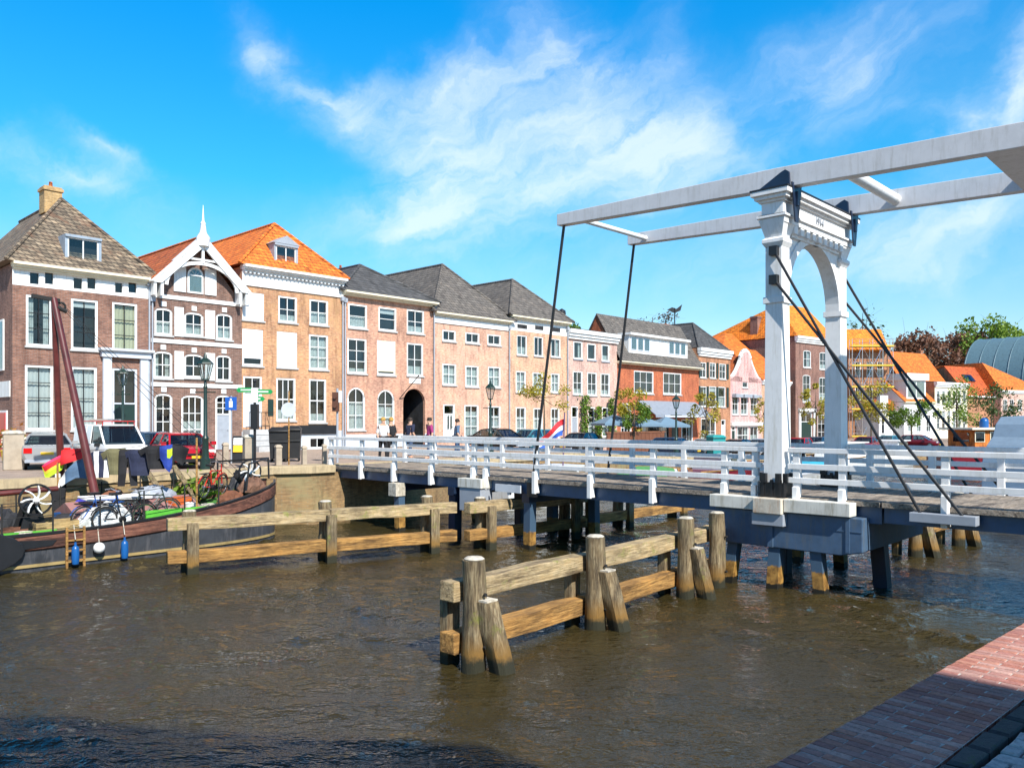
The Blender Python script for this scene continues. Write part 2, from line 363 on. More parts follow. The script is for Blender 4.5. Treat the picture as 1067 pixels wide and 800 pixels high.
qwo=tag(qw.build('quay_wall',QUAYB),'long golden brown brick quay wall below the far street','wall')
qc.build('coping',M_QCOPE,qwo)
# near quay ------------------------------------------------------------
E0=Vector((4.15,6.54))
DN=Vector((.734,.679)).normalized();BN=Vector((-DN.y,DN.x))
def nq(s,off): return E0+DN*s-BN*off
g=MB()
def strip(o0,o1,z,mat,name):
    m=MB();pts=[nq(-70,o0),nq(160,o0),nq(160,o1),nq(-70,o1)]
    m.quad(*[(p.x,p.y,z) for p in pts]);return m.build(name,mat,kind='structure')

strip(.0,.53,1.9955,paint('lime_mortar',(.46,.42,.38),.95,.3,scale=20),'mortar_bed');strip(.72,90,1.985,M_SETT,'near_quay_paving')
def stones(name,s0,s1,o0,o1,ds,do,gap,hj,mat,bond,bev,z=2.0):
    rn=random.Random(5);m=MB();n=int((s1-s0)/ds)
    for i in range(n):
        a=s0+i*ds;o=o0-(do*bond*(i%2))
        while o<o1-.01:
            lo=max(o,o0)+gap/2;hi=min(o+do,o1)-gap/2;o+=do
            if hi-lo<.03:continue
            h=z+rn.uniform(-hj,hj);j=[rn.uniform(-gap*.25,gap*.25) for _ in range(4)];tl=[rn.uniform(-hj,hj)*.6 for _ in range(4)]
            P=[(a+gap/2+j[0],lo+j[1]),(a+ds-gap/2+j[2],lo+j[3]),(a+ds-gap/2+j[3],hi+j[0]),(a+gap/2+j[1],hi+j[2])]
            c=Vector(((P[0][0]+P[2][0])/2,(P[0][1]+P[2][1])/2))
            lowr=[];midr=[];top=[]
            for (p,q),t in zip(P,tl):
                w=nq(p,q);lowr.append((w.x,w.y,z-.06));midr.append((w.x,w.y,h+t-bev));
                pi=c+(Vector((p,q))-c)*(1-bev*2/max(.02,min(ds,do)));w=nq(pi.x,pi.y);top.append((w.x,w.y,h+t))
            k=len(m.v);m.v+=[tuple(v) for v in lowr+midr+top]
            for f in [(0,1,5,4),(1,2,6,5),(2,3,7,6),(3,0,4,7),(4,5,9,8),(5,6,10,9),(6,7,11,10),(7,4,8,11),(8,9,10,11)]:m.f.append([q+k for q in f]);m.m.append(0);m.sm.append(False)
    return m.build(name,mat,kind='structure')
def stonemat(name,cols,rough=.85,moss=None):
    m,nt,b=newmat(name);g=N(nt,'ShaderNodeNewGeometry');c=ramp(nt,g.outputs['Random Per Island'],[(i/(len(cols)-1),q) for i,q in enumerate(cols)]);v=g.outputs['Position']
    c=mixc(nt,1,c,ramp(nt,noise(nt,v,28,6,.75),[(.3,(.6,.6,.6)),(.5,(1,1,1)),(.72,(1.3,1.3,1.3))]),'MULTIPLY')
    c=mixc(nt,1,c,ramp(nt,noise(nt,v,1.6,6,.7),[(.3,(.75,.72,.72)),(.55,(1,1,1)),(.75,(1.2,1.18,1.15))]),'MULTIPLY')
    if moss:c=mixc(nt,ramp(nt,noise(nt,v,7,8,.8),[(.56,(0,0,0)),(.66,(1,1,1))]),c,moss)
    L(nt,c,b.inputs['Base Color']);b.inputs['Roughness'].default_value=rough;bump(nt,b,noise(nt,v,60,5,.7),.5,.006);return m
stones('quay_brick_edge',-6,14,-.015,.53,.0625,.235,.008,.0022,stonemat('coping_brick',[(.34,.12,.085),(.46,.21,.15),(.38,.16,.13),(.5,.3,.25),(.3,.12,.1)]),.5,.003)
stones('kerb_strip',-6,14,.53,.66,.3,.13,.02,.005,stonemat('kerb_stone',[(.04,.045,.047),(.075,.08,.082)],moss=(.03,.07,.01)),0,.012)
stones('paving_setts',-5,9,.67,4.2,.12,.19,.016,.005,stonemat('sett',[(.32,.32,.325),(.46,.46,.46),(.38,.38,.37),(.52,.52,.51)],moss=(.06,.09,.02)),.5,.01)

m=MB();a,b=nq(-70,0),nq(160,0);m.quad((a.x,a.y,-1),(b.x,b.y,-1),(b.x,b.y,2.0),(a.x,a.y,2.0))
tag(m.build('near_quay_wall',QUAYB),'brick retaining wall under the near quay edge beside the camera','wall')
# gabled house behind the camera that shades the near quay -------------
Cn=Vector((7.12,-3.77))
hb=thing('quayside_house','tall gabled brick house behind the photographer shading the near paving','house',(Cn.x,Cn.y,2.0),ang(-D2))
m=MB();prof=[(0,0),(24,0),(24,12.5),(14,12.5),(10.5,13.5),(6.6,17),(5.2,17),(2.5,14.2),(0,11.8)]
m.prism([(x,0,z) for x,z in prof],(0,12,0));m.build('wall',BRK2,hb)
for k in range(3):
    for j in range(3):
        f=MB();f.box(1.5+k*3,2.9+k*3,-.05,.1,1+j*2.9,2.9+j*2.9);fo=f.build('window',WHITE,hb)
        f=MB();f.box(1.6+k*3,2.8+k*3,-.07,-.052,1.1+j*2.9,2.8+j*2.9);f.build('pane',GLASS,fo)
# ------------------------------------------------------------------ houses
class House:
    def __init__(s,name,label,A,B,zb=None,cat='house'):
        s.A=Vector((A[0],A[1]));s.Bp=Vector((B[0],B[1]));s.d=(s.Bp-s.A);s.W=s.d.length;s.d/=s.W
        s.n=Vector((-s.d.y,s.d.x));s.zb=street_z(min(sof(s.A),60)) if zb is None else zb
        s.root=thing(name,label,cat,(s.A.x,s.A.y,s.zb),ang(s.d))
        s.ops=[];s.D=11.0
    def X(s,u):
        r=ratio(u);return (r*s.A.y-s.A.x)/(s.d.x-r*s.d.y)
    def ZX(s,x,v,k=0):
        Y=s.A.y+s.d.y*x+s.n.y*k;return EYE-s.zb-(v-HV)*Y/F
    def Z(s,u,v): return s.ZX(s.X(u),v)
    def K(s,x,u):      # depth behind the facade at which a point above x is seen at u
        p=s.A+s.d*x;r=ratio(u);return (r*p.y-p.x)/(s.n.x-r*s.n.y)
    def op(s,u0,u1,v0,v1,kind='sash',**k):
        um=(u0+u1)/2;o=dict(x0=s.X(u0),x1=s.X(u1),z0=max(.02,s.Z(um,v1)),z1=s.Z(um,v0),kind=kind,arch=k.pop('arch',False));o.update(k);s.ops.append(o);return o
    def wall(s,mat,top,bands=(),D=None,sidemat=None):
        """front wall with real openings; bands = [(z0, material)] colours the wall upward of z0"""
        if D:s.D=D
        W=s.W;mats=[mat,DARK]+[b[1] for b in bands]+[sidemat or mat];m=MB()
        xs=sorted({0,W}|{o[k] for o in s.ops for k in('x0','x1')});zs=sorted({0,top}|{o[k] for o in s.ops for k in('z0','z1')}|{b[0] for b in bands})
        xs=[x for x in xs if 0<=x<=W]
        def mi(z):
            r=0
            for i,b in enumerate(bands):
                if z>b[0]:r=2+i
            return r
        for x0,x1 in zip(xs[:-1],xs[1:]):
            for z0,z1 in zip(zs[:-1],zs[1:]):
                cx,cz=(x0+x1)/2,(z0+z1)/2
                if any(o['x0']<cx<o['x1'] and o['z0']<cz<o['z1'] for o in s.ops):continue
                m.quad((x0,0,z0),(x1,0,z0),(x1,0,z1),(x0,0,z1),mi(cz))
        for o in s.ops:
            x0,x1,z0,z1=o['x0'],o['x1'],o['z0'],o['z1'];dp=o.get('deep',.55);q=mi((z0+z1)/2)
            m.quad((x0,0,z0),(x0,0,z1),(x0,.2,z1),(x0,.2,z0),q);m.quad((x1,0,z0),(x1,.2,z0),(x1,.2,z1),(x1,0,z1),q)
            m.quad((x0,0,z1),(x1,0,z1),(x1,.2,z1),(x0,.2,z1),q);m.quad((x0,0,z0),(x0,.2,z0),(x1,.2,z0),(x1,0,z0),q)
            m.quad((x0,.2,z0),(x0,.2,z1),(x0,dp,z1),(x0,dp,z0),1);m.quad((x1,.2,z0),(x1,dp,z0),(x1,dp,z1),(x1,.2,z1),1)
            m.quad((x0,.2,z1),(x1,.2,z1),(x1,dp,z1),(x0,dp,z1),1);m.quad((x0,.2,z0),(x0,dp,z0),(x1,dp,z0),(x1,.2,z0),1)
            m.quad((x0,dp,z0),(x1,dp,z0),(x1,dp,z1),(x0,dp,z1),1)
            if o['arch']:
                h=min(o.get('rise',(x1-x0)/2),z1-z0);xm=(x0+x1)/2;a=(x1-x0)/2
                for sg,xe in((-1,x0),(1,x1)):
                    pts=[(xm+sg*a*math.cos(t*PI/16),z1-h+h*math.sin(t*PI/16)) for t in range(9)]
                    for p,r in zip(pts[:-1],pts[1:]): m.poly([(xe,0,z1),(p[0],0,p[1]),(r[0],0,r[1])],q);m.quad((p[0],0,p[1]),(r[0],0,r[1]),(r[0],.2,r[1]),(p[0],.2,p[1]),q)
        sm=len(mats)-1
        m.quad((0,0,0),(0,s.D,0),(0,s.D,top),(0,0,top),sm);m.quad((W,0,0),(W,0,top),(W,s.D,top),(W,s.D,0),sm)
        m.quad((0,s.D,0),(W,s.D,0),(W,s.D,top),(0,s.D,top),sm);m.quad((0,0,top),(W,0,top),(W,s.D,top),(0,s.D,top),sm)
        s.wallo=m.build('wall',mats,s.root,recalc=False);s.top=top
        for o in s.ops:s.fit(o)
        return s
    def fit(s,o):
        x0,x1,z0,z1=o['x0'],o['x1'],o['z0'],o['z1'];k=o['kind'];fm=o.get('frame',WHITE);w=o.get('fw',min(.1,.16*(x1-x0)));ya,yb=.02,.12
        if k=='void':return
        m=MB();isdoor=k=='door'
        m.box(x0,x0+w,ya,yb,z0,z1);m.box(x1-w,x1,ya,yb,z0,z1)
        if o['arch']:
            h=min(o.get('rise',(x1-x0)/2),z1-z0);xm=(x0+x1)/2;a=(x1-x0)/2
            P=[(xm-a*math.cos(t*PI/16),z1-h+h*math.sin(t*PI/16)) for t in range(17)];Q=[(xm-(a-w)*math.cos(t*PI/16),z1-h+(h-w)*math.sin(t*PI/16)) for t in range(17)]
            for i in range(16): m.prism([(P[i][0],ya,P[i][1]),(P[i+1][0],ya,P[i+1][1]),(Q[i+1][0],ya,Q[i+1][1]),(Q[i][0],ya,Q[i][1])],(0,yb-ya,0))
        else: m.box(x0+w,x1-w,ya,yb,z1-w,z1)
        if not isdoor:m.box(x0+w,x1-w,ya,yb,z0,z0+w)
        zt=z1
        c,r=o.get('grid',(2,3));b=o.get('bw',.035);sm=o.get('bars',fm)
        lead=o.get('transom')
        zg0=z0+w
        if isdoor:
            zg0=z0+(z1-z0)*o.get('split',.72);m.box(x0+w,x1-w,ya,yb,zg0-.07,zg0)
        par=m.build('door_frame' if isdoor else 'window',fm,s.root)
        bars=MB()
        for i in range(1,c):
            xx=x0+w+(x1-x0-2*w)*i/c;bars.box(xx-b/2,xx+b/2,.05,.1,zg0,z1-w)
        for j in range(1,r):
            zz=zg0+(z1-w-zg0)*j/r;th=b*(1.8 if lead==j else 1);bars.box(x0+w,x1-w,.055,.105,zz-th/2,zz+th/2)
        if bars.v:bars.build('glazing_bars',sm,par)
        p=MB();xa_,xb_,zc_,zd_=x0+w,x1-w,zg0,z1-w*.5
        if o['arch']:zd_=z1-w*.5
        for i in range(c):
            for j in range(r):
                q=[random.uniform(-.012,.012) for _ in range(3)];a0=xa_+(xb_-xa_)*i/c;a1=xa_+(xb_-xa_)*(i+1)/c;b0=zc_+(zd_-zc_)*j/r;b1=zc_+(zd_-zc_)*(j+1)/r
                p.quad((a0,.12+q[0],b0),(a1,.12+q[1],b0),(a1,.12+q[1]+q[2],b1),(a0,.12+q[0]+q[2],b1))
        p.build('pane',o.get('glass',GLASS),par,recalc=False)
        if not(o.get('curtain') or o.get('blind') or isdoor) and x1-x0>.7 and z1-z0>1.0:
            rv=random.random()
            if rv<.3:o['curtain']=random.uniform(.3,.55)
            elif rv<.55:o['blind']=random.uniform(.15,.4)
            elif rv<.8:
                for xs0,xs1 in((x0+w,x0+w+.24*(x1-x0)),(x1-w-.2*(x1-x0),x1-w)):
                    p=MB()
                    for i in range(6):
                        ua=xs0+(xs1-xs0)*i/6;ub=xs0+(xs1-xs0)*(i+1)/6;p.quad((ua,.22+.03*(i%2),z0),(ub,.22+.03*((i+1)%2),z0),(ub,.22+.03*((i+1)%2),z1),(ua,.22+.03*(i%2),z1))
                    p.build('curtain',SHEER,par,recalc=False)
        if isdoor:
            p=MB();p.box(x0+w,x1-w,.06,.11,z0,zg0-.07);n=2
            for j in range(2):
                zz=z0+(zg0-z0)*(.08+.47*j);p.box(x0+w+.12,x1-w-.12,.05,.06,zz,zz+(zg0-z0)*.36)
            dl=p.build('door',o.get('door',DGREEN),par)
            q=MB();q.sphere((x1-w-.08,.03,z0+1.0),.035);q.build('handle',CHROME,dl)
        if o.get('blind'):
            f=o['blind'];p=MB();yb0,yb1=(.012,.05) if f>.6 else (.15,.17);p.box(x0+w*.8,x1-w*.8,yb0,yb1,z1-(z1-z0)*f,z1-.03);p.build('roller_blind',o.get('bmat',BLIND),par)
        if o.get('curtain'):
            f=o['curtain'];p=MB();n=14;za,zb_=z0+.03,z0+(z1-z0)*f
            for i in range(n):
                xa=x0+(x1-x0)*i/n;xb=x0+(x1-x0)*(i+1)/n;p.quad((xa,.2+.03*(i%2),za),(xb,.2+.03*((i+1)%2),za),(xb,.2+.03*((i+1)%2),zb_),(xa,.2+.03*(i%2),zb_))
            p.build('curtain',o.get('cmat',SHEER),par,recalc=False)
        if o.get('sill',not isdoor):
            p=MB();p.box(x0-.06,x1+.06,-.08,.06,z0-.09,z0-.004);p.build('sill',o.get('smat',STONE),par)
        if o.get('key'):
            p=MB();xm=(x0+x1)/2;p.box(xm-.13,xm+.13,-.05,.0,z1+.08,z1+.32);p.build('keystone',WHITE,par)
    def part(s,name,mat,bx,parent=None,bevel=0):
        m=MB()
        for b in bx:m.box(*b)
        return m.build(name,mat,parent or s.root,bevel)
    def frieze(s,z0,z1,mat,y=.05,ov=0,name='frieze'): return s.part(name,mat,[(-ov,s.W+ov,-y,-.002,z0,z1)])
    def cornice(s,z,mat,h=.3,y=.35,dent=False):
        W=s.W;bx=[(-.05,W+.05,-y,.1,z-h*.4,z),(-.03,W+.03,-y*.7,.1,z-h*.7,z-h*.4-.001),(0,W,-y*.4,.1,z-h,z-h*.7-.001)]
        o=s.part('cornice',mat,bx)
        if dent:
            n=int(W/.24);m=MB()
            for i in range(n):
                x=W*(i+.5)/n;m.box(x-.05,x+.05,-y*.5,-.06,z-h-.09,z-h-.002)
            m.build('dentils',mat,o)
        return o
    def hip(s,mat,u,v,ze=None,ov=.2,D=None,x=None):
        W=s.W;xm=W/2 if x is None else x;k=min(max(s.K(xm,u),1.5),W*.9);zr=s.ZX(xm,v,k);ze=s.top if ze is None else ze;D=D or max(s.D,k*2+2)
        f=[(-ov,-ov,ze),(W+ov,-ov,ze),(W+ov,D,ze),(-ov,D,ze),(xm,k,zr),(xm,D-k*.3,zr)]
        m=MB();m.add(f,[(0,1,4),(1,2,5,4),(2,3,5),(3,0,4,5),(0,3,2,1)]);s.ze=ze;s.k=k;s.zr=zr;s.xm=xm;s.ov=ov
        s.roof=m.build('roof',mat,s.root)
        m=MB();r=.09
        m.tube((xm,k,zr+.02),(xm,D-k*.3,zr+.02),r,n=8);m.tube((-ov,-ov,ze+.03),(xm,k,zr+.02),r,n=8);m.tube((W+ov,-ov,ze+.03),(xm,k,zr+.02),r,n=8)
        m.build('ridge_tiles',mat,s.roof);print(s.root.name,'W %.1f top %.1f k %.1f zr %.1f Y %.1f'%(W,s.top,k,zr,s.A.y));return s.roof
    def sideroof(s,mat,uL,v,ze=None,ov=.25,k=None,zr=None,D=None):
        W=s.W;k=k or max(s.K(0,uL),2.0);zr=zr or s.ZX(0,v,k);ze=s.top if ze is None else ze;D=D or k*2
        m=MB();t=.12
        for sgn,ya,yb in((0,-ov,k),(1,D+ov,k)):
            m.loft([[(-.08,ya,ze-.12),(-.08,yb,zr),(-.08,yb,zr+t),(-.08,ya,ze)],[(W+.08,ya,ze-.12),(W+.08,yb,zr),(W+.08,yb,zr+t),(W+.08,ya,ze)]])
        s.roof=m.build('roof',mat,s.root)
        for xx in(.0,W-.2):
            m=MB();m.prism([(xx,0,ze-.01),(xx,D,ze-.01),(xx,k,zr)],(.2,0,0));m.build('gable_wall',s.wallo.data.materials[0],s.root);s.k=k;s.zr=zr;s.ze=ze
        print(s.root.name,'W %.1f top %.1f k %.1f zr %.1f Y %.1f'%(W,s.top,k,zr,s.A.y))
    def chimney(s,x,y,z0,z1,w=.8,d=.6,mat=None,pots=1):
        p=MB();p.box(x-w/2,x+w/2,y-d/2,y+d/2,z0,z1);p.box(x-w/2-.06,x+w/2+.06,y-d/2-.06,y+d/2+.06,z1-.22,z1-.08)
        o=p.build('chimney',mat or CHIMB,s.roof)
        q=MB()
        for i in range(pots):q.tube((x+(i-(pots-1)/2)*.3,y,z1),(x+(i-(pots-1)/2)*.3,y,z1+.3),.1,.08,8)
        if pots:q.build('chimney_pot',T_ORD,o)
    def pipe(s,x,z1,mat=None):
        m=MB();m.tube((x,-.1,0),(x,-.1,z1),.045,n=8);m.box(x-.12,x+.12,-.2,0,z1,z1+.25);m.build('downpipe',mat or GREYP,s.root)
    def dormer(s,u0,u1,v0,v1,mat,ped=False,cols=2,wide=.12):
        um=(u0+u1)/2;x=s.X(um)
        for _ in range(12):      # walk back until the face stands in the front roof slope
            y=getattr(s,'_dy',1.0);r=ratio(um);p=s.A+s.n*y;x=(r*p.y-p.x)/(s.d.x-r*s.d.y)
            zb=s.ZX(x,v1,y);frac=(zb-s.ze)/(s.zr-s.ze);s._dy=max(.15,frac*(s.k+s.ov)-s.ov-.1)
        y=s._dy;del s._dy
        Y=s.A.y+s.d.y*x+s.n.y*y;hw=(u1-u0)/2/F*Y/max(.35,abs(s.d.x-r*s.d.y));zt=s.ZX(x,v0,y)
        dp=(zt-s.ze)/(s.zr-s.ze)*(s.k+s.ov)-s.ov-y+.5
        m=MB();m.box(x-hw,x-hw+wide,y,y+dp,zb,zt);m.box(x+hw-wide,x+hw,y,y+dp,zb,zt);m.box(x-hw,x+hw,y-.08,y+dp,zt+.001,zt+.12);m.box(x-hw+wide,x+hw-wide,y,y+.1,zb,zb+.1)
        if ped:m.prism([(x-hw-.1,y-.1,zt+.125),(x+hw+.1,y-.1,zt+.125),(x,y-.1,zt+.6)],(0,dp,0))
        o=m.build('dormer',mat,s.roof)
        f=MB();a,b=x-hw+wide,x+hw-wide;f.box(a,a+.06,y+.03,y+.09,zb+.1,zt);f.box(b-.06,b,y+.03,y+.09,zb+.1,zt);f.box(a+.06,b-.06,y+.03,y+.09,zt-.06,zt)
        for i in range(1,cols):f.box(a+(b-a)*i/cols-.025,a+(b-a)*i/cols+.025,y+.03,y+.085,zb+.1,zt-.06)
        f.build('window_frame',WHITE,o)
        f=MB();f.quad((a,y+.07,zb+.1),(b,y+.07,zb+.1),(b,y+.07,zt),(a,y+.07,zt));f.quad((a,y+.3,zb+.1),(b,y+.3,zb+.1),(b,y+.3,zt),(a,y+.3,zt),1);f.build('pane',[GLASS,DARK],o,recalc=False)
# ------------------------------------------------------------------ the houses, left to right
GR='old houses along the far quay'
def mk(name,label,u0,u1,off=15,**k):
    h=House(name,label,rowpt(u0,off),rowpt(u1,off),**k);h.root['group']=GR;return h
# 1 brown brick mansion with tiled hip roof
h=mk('brick_house','brown brick house with white frieze and tall brown tiled hip roof, leftmost of the row',13,157)
W4={'bars':BLACK,'grid':(2,3)}
for u in((30,42),(45.7,57)):h.op(*u,283,297,grid=(1,1),sill=False,fw=.05)
for u in((75.7,87),(90,101)):h.op(*u,288.7,302,grid=(1,1),sill=False,fw=.05)
for u in((119,129),(133,143.6)):h.op(*u,293.6,306,grid=(1,1),sill=False,fw=.05)
h.op(27,54.4,308,360.7,**W4);h.op(74,102,312,364.5,**W4);h.op(117,143,315.7,367.5,**W4,curtain=.95,cmat=CREAMBLIND)
h.op(26,55.5,380.6,448,grid=(2,4),bars=BLACK,curtain=1.0,cmat=BLIND);h.op(74,101,382.5,448,grid=(2,4),bars=BLACK,curtain=1.0,cmat=BLIND)
h.op(117,143,384,465,'door',split=.56,grid=(2,1),frame=LGREY)
zf=h.Z(85,304);zt=h.Z(85,283)
h.wall(BRK1,zt,bands=[(zf,WHITE)]);h.cornice(zt+.06,CREAM,.3,.4)
x0,x1=h.X(106.5),h.X(153.5);z=h.Z(130,373)
h.part('door_surround',LGREY,[(x0,x0+.38,-.16,-.002,0,z),(x1-.38,x1,-.16,-.002,0,z),(x0-.1,x1+.1,-.25,-.002,z+.001,z+.3),(x0-.2,x1+.2,-.4,-.002,z+.301,z+.42)])
h.hip(T_GREY,64,208,ze=zt+.07,ov=.35);h.chimney(h.xm-.3,h.k+.6,h.zr-.7,h.zr+.62,.8,.8)
h.dormer(68,106,249,284,paint('dormer_blue_grey',(.27,.33,.4),.5,.1));h.pipe(h.W-.1,zt-.3)
m=MB();m.box(-.06,-.002,1.2,2.1,3.9,6.2);f=m.build('window',WHITE,h.root);m=MB();m.box(-.08,-.062,1.3,2.0,4.0,6.1);m.build('pane',GLASS,f)
m=MB();m.box(-.06,-.002,.7,2.0,0,2.1);f=m.build('door_frame',WHITE,h.root);m=MB();m.box(-.09,-.062,.8,1.9,.02,2.0);m.build('door',RED,f)
m=MB();m.box(-.05,-.003,.3,2.3,2.7,3.4);m.build('sign_panel',WHITE,h.root)
# 2 ornate gable house
h=mk('gabled_house','dark brick house with white carved bargeboard gable and tall white finial',157,252)
K={'arch':True,'key':True}
for (a,b,c,d) in((161,179.6,321,349),(192,212,325.6,350),(225,242,327,354)):h.op(a,b,c,d,grid=(2,2),rise=.18,**K)
for (a,b,c,d) in((160,179.6,366,394),(192,212,369,393.5),(225,241,370,397)):h.op(a,b,c,d,grid=(2,2),rise=.18,**K)
h.op(161,179.6,410,455,grid=(2,3),rise=.2,**K);h.op(189,212,411.7,466,grid=(3,3),rise=.2,**K);h.op(224.5,241,411.7,468,'door',split=.66,door=GREYP,rise=.2,**K)
zt=h.Z(204,311);h.wall(BRK2,zt,D=12)
for v in(313,358,402): h.frieze(h.Z(204,v)-.08,h.Z(204,v)+.12,WHITE,.06,name='stone_band')
for v0,v1 in((322,352),(367,396)):
    for a,b in((181.5,191),(213.5,223.5)):
        xa,xb=h.X(a),h.X(b);h.part('shutter',WHITE,[(xa,xb,-.06,-.004,h.Z(204,v1),h.Z(204,v0)),(xa+.06,xb-.06,-.075,-.061,h.Z(204,v1)+.1,h.Z(204,v0)-.1)])
W=h.W;xm=W/2;zr=h.Z(205,251);ov=.35
m=MB();m.prism([(0,-.0,zt+.001),(W,-.0,zt+.001),(xm,0,zr-.1)],(0,.3,0));m.build('gable_wall',BRK2,h.root)
xw0,xw1=h.X(195),h.X(211.5);za,zb=h.Z(204,306),h.Z(204,279)
m=MB();xc=(xw0+xw1)/2;a=(xw1-xw0)/2
arc=[(xc-a*math.cos(t*PI/14),-.05,zb-a+a*math.sin(t*PI/14)) for t in range(15)]
m.prism([(xw0,-.05,za)]+arc+[(xw1,-.05,za)],(0,.045,0));o=m.build('window',WHITE,h.root)
m=MB();b_=a-.1;arc=[(xc-b_*math.cos(t*PI/14),-.07,zb-a+b_*math.sin(t*PI/14)) for t in range(15)]
m.prism([(xc-b_,-.07,za+.1)]+arc+[(xc+b_,-.07,za+.1)],(0,.018,0));m.build('pane',GLASS,o)
m=MB();m.box(xc-b_,xc+b_,-.085,-.071,zb-a-.03,zb-a+.04)
for t in(1,2,3):m.bar((xc,-.078,zb-a),(xc-b_*math.cos(t*PI/4),-.078,zb-a+b_*math.sin(t*PI/4)),.04,.014)
m.build('glazing_bars',WHITE,o)
for sg in(-1,1):h.part('shutter',WHITE,[(xc+sg*(a+.08)-(.62 if sg<0 else 0),xc+sg*(a+.08)+(.62 if sg>0 else 0),-.06,-.002,za,za+1.35)])
m=MB();y0,y1=-.62,-.5;zl=h.Z(159,288)-.1
for sg in(-1,1):
    e=(xm+sg*(W/2+.12),0,zl-.25);p=(xm,0,zr+.05);dx=Vector((p[0]-e[0],0,p[2]-e[2])).normalized();nn=Vector((-dx.z*sg,0,dx.x*sg))*-.2 if sg>0 else Vector((dx.z,0,-dx.x))*.2
    nn=Vector((sg*abs(dx.z),0,abs(dx.x)))*.0
    m.prism([(e[0],y0,e[2]),(e[0]-sg*.42,y0,e[2]),(p[0],y0,p[2]-.45),(p[0],y0,p[2])],(0,y1-y0,0))
    m.prism([(e[0]-sg*.02,y0-.03,e[2]+.03),(e[0]+sg*.12,y0-.03,e[2]+.03),(p[0]+sg*.001,y0-.03,p[2]+.18),(p[0],y0-.03,p[2]+.02)],(0,.5,0))
    for j in(0,1):m.box(e[0]-sg*(.12+.34*j)-.07,e[0]-sg*(.12+.34*j)+.07,-.55,-.02,e[2]-.62,e[2]+.02+.25*j)
rr=W*.345;zc=zl-.3;hb_=(zr-zl)*.58
arcp=[(xm-rr*1.12*math.cos(t*PI/18),zc+hb_*math.sin(t*PI/18)) for t in range(19)]
for p,q in zip(arcp[:-1],arcp[1:]):m.bar((p[0],-.5,p[1]),(q[0],-.5,q[1]),.1,.17)
m.box(xm-.06,xm+.06,-.58,-.46,zc+hb_,zr-.1);m.bar((xm-.75,-.5,zr-1.05),(xm+.75,-.5,zr-1.05),.1,.1)
o=m.build('bargeboard',WHITE,h.root)
m=MB();m.lathe([(.3,zr-.35),(.34,zr+.1),(.17,zr+.35),(.12,zr+.75),(.14,zr+.8),(.06,zr+.95),(.01,zr+1.75)],8,(xm,-.55,0));m.build('finial',WHITE,o)
m=MB();t=.14
for sg in(-1,1):
    e=(xm+sg*(W/2+.15),zl-.2)
    m.loft([[(xm,y,zr+t),(e[0],y,e[1]+t),(e[0],y,e[1]),(xm,y,zr)] for y in(-.48,12.5)])
h.roof=m.build('roof',T_ORD,h.root);m=MB();m.tube((xm,-.4,zr+t),(xm,12,zr+t),.1,n=8);m.build('ridge_tiles',T_OR,h.roof);h.pipe(.05,zt-.4)
m=MB();m.loft([[(.55,6,0),(1.3,6,0),(1.3,7,0),(.55,7,0)],[(.55,6,.1),(1.3,6,.1),(1.3,7,.1),(.55,7,.1)]])
# 3 orange hip roof house
h=mk('brick_house','orange tan brick house with white cornice and bright orange hip roof with dormer',252,357)
h.op(252.6,275,305,333.7,grid=(1,1),blind=1.0);h.op(290,309.6,309,336,grid=(2,2),curtain=.3);h.op(322.6,342,312.6,338.6,grid=(2,2))
h.op(252.6,274,343,381,grid=(1,1),blind=.8);h.op(288.5,309.6,346,383,grid=(1,1),blind=1.0);h.op(322,342,349,385,grid=(2,3),curtain=1.0)
h.op(253.5,273,392,445,'door',split=.7,grid=(2,1),door=LGREY);h.op(288,308,394,438,grid=(3,2),transom=1,curtain=.25);h.op(322,340,395,440,grid=(2,2),transom=1,curtain=.2)
h.op(322,340,455,468,grid=(2,1),sill=False)
zf=h.Z(300,303);zt=h.Z(300,284.5);zp=h.Z(300,449)
h.wall(BRK3,zt,bands=[(0,LGREY),(zp,BRK3)]);h.frieze(zf,zt-.02,WHITE,.08);h.cornice(zt+.08,WHITE,.34,.5,dent=True)
h.part('basement_sign_board',BLACK,[(h.X(311),h.X(350.5),-.1,-.003,h.Z(330,452),h.Z(330,443))])
h.part('wall_plaque',DGREEN,[(h.X(279),h.X(284.5),-.05,-.003,h.Z(281,433),h.Z(281,416))])
h.hip(T_OR,286,233.6,ze=zt+.09,ov=.3);h.dormer(286,310.6,257,284,GREYP,ped=True);h.chimney(h.W-1.2,3.2,h.zr-3.6,h.zr-1.6,.9,.7,BRK1)
xa,xb=h.X(252.5),h.X(277);zs=h.Z(262,447)
m=MB()
for i in range(4): m.box(xa,xb+.3*i,-.5-.32*(3-i)-.3,-.002,zs*i/4+(.002 if i else 0),zs*(i+1)/4-.02)
so=m.build('doorstep',STONE,h.root)
m=MB()
for i in range(7):
    x=xa+(xb-xa)*i/6;m.tube((x,-.75,zs-.02),(x,-.75,zs+.9),.016,n=6)
m.tube((xa,-.75,zs+.9),(xb,-.75,zs+.9),.022,n=6);m.tube((xb,-.75,zs+.9),(xb,-.05,zs+.9),.022,n=6);m.build('handrail',BLACK,so)
h.pipe(h.W-.05,zt-1.2)
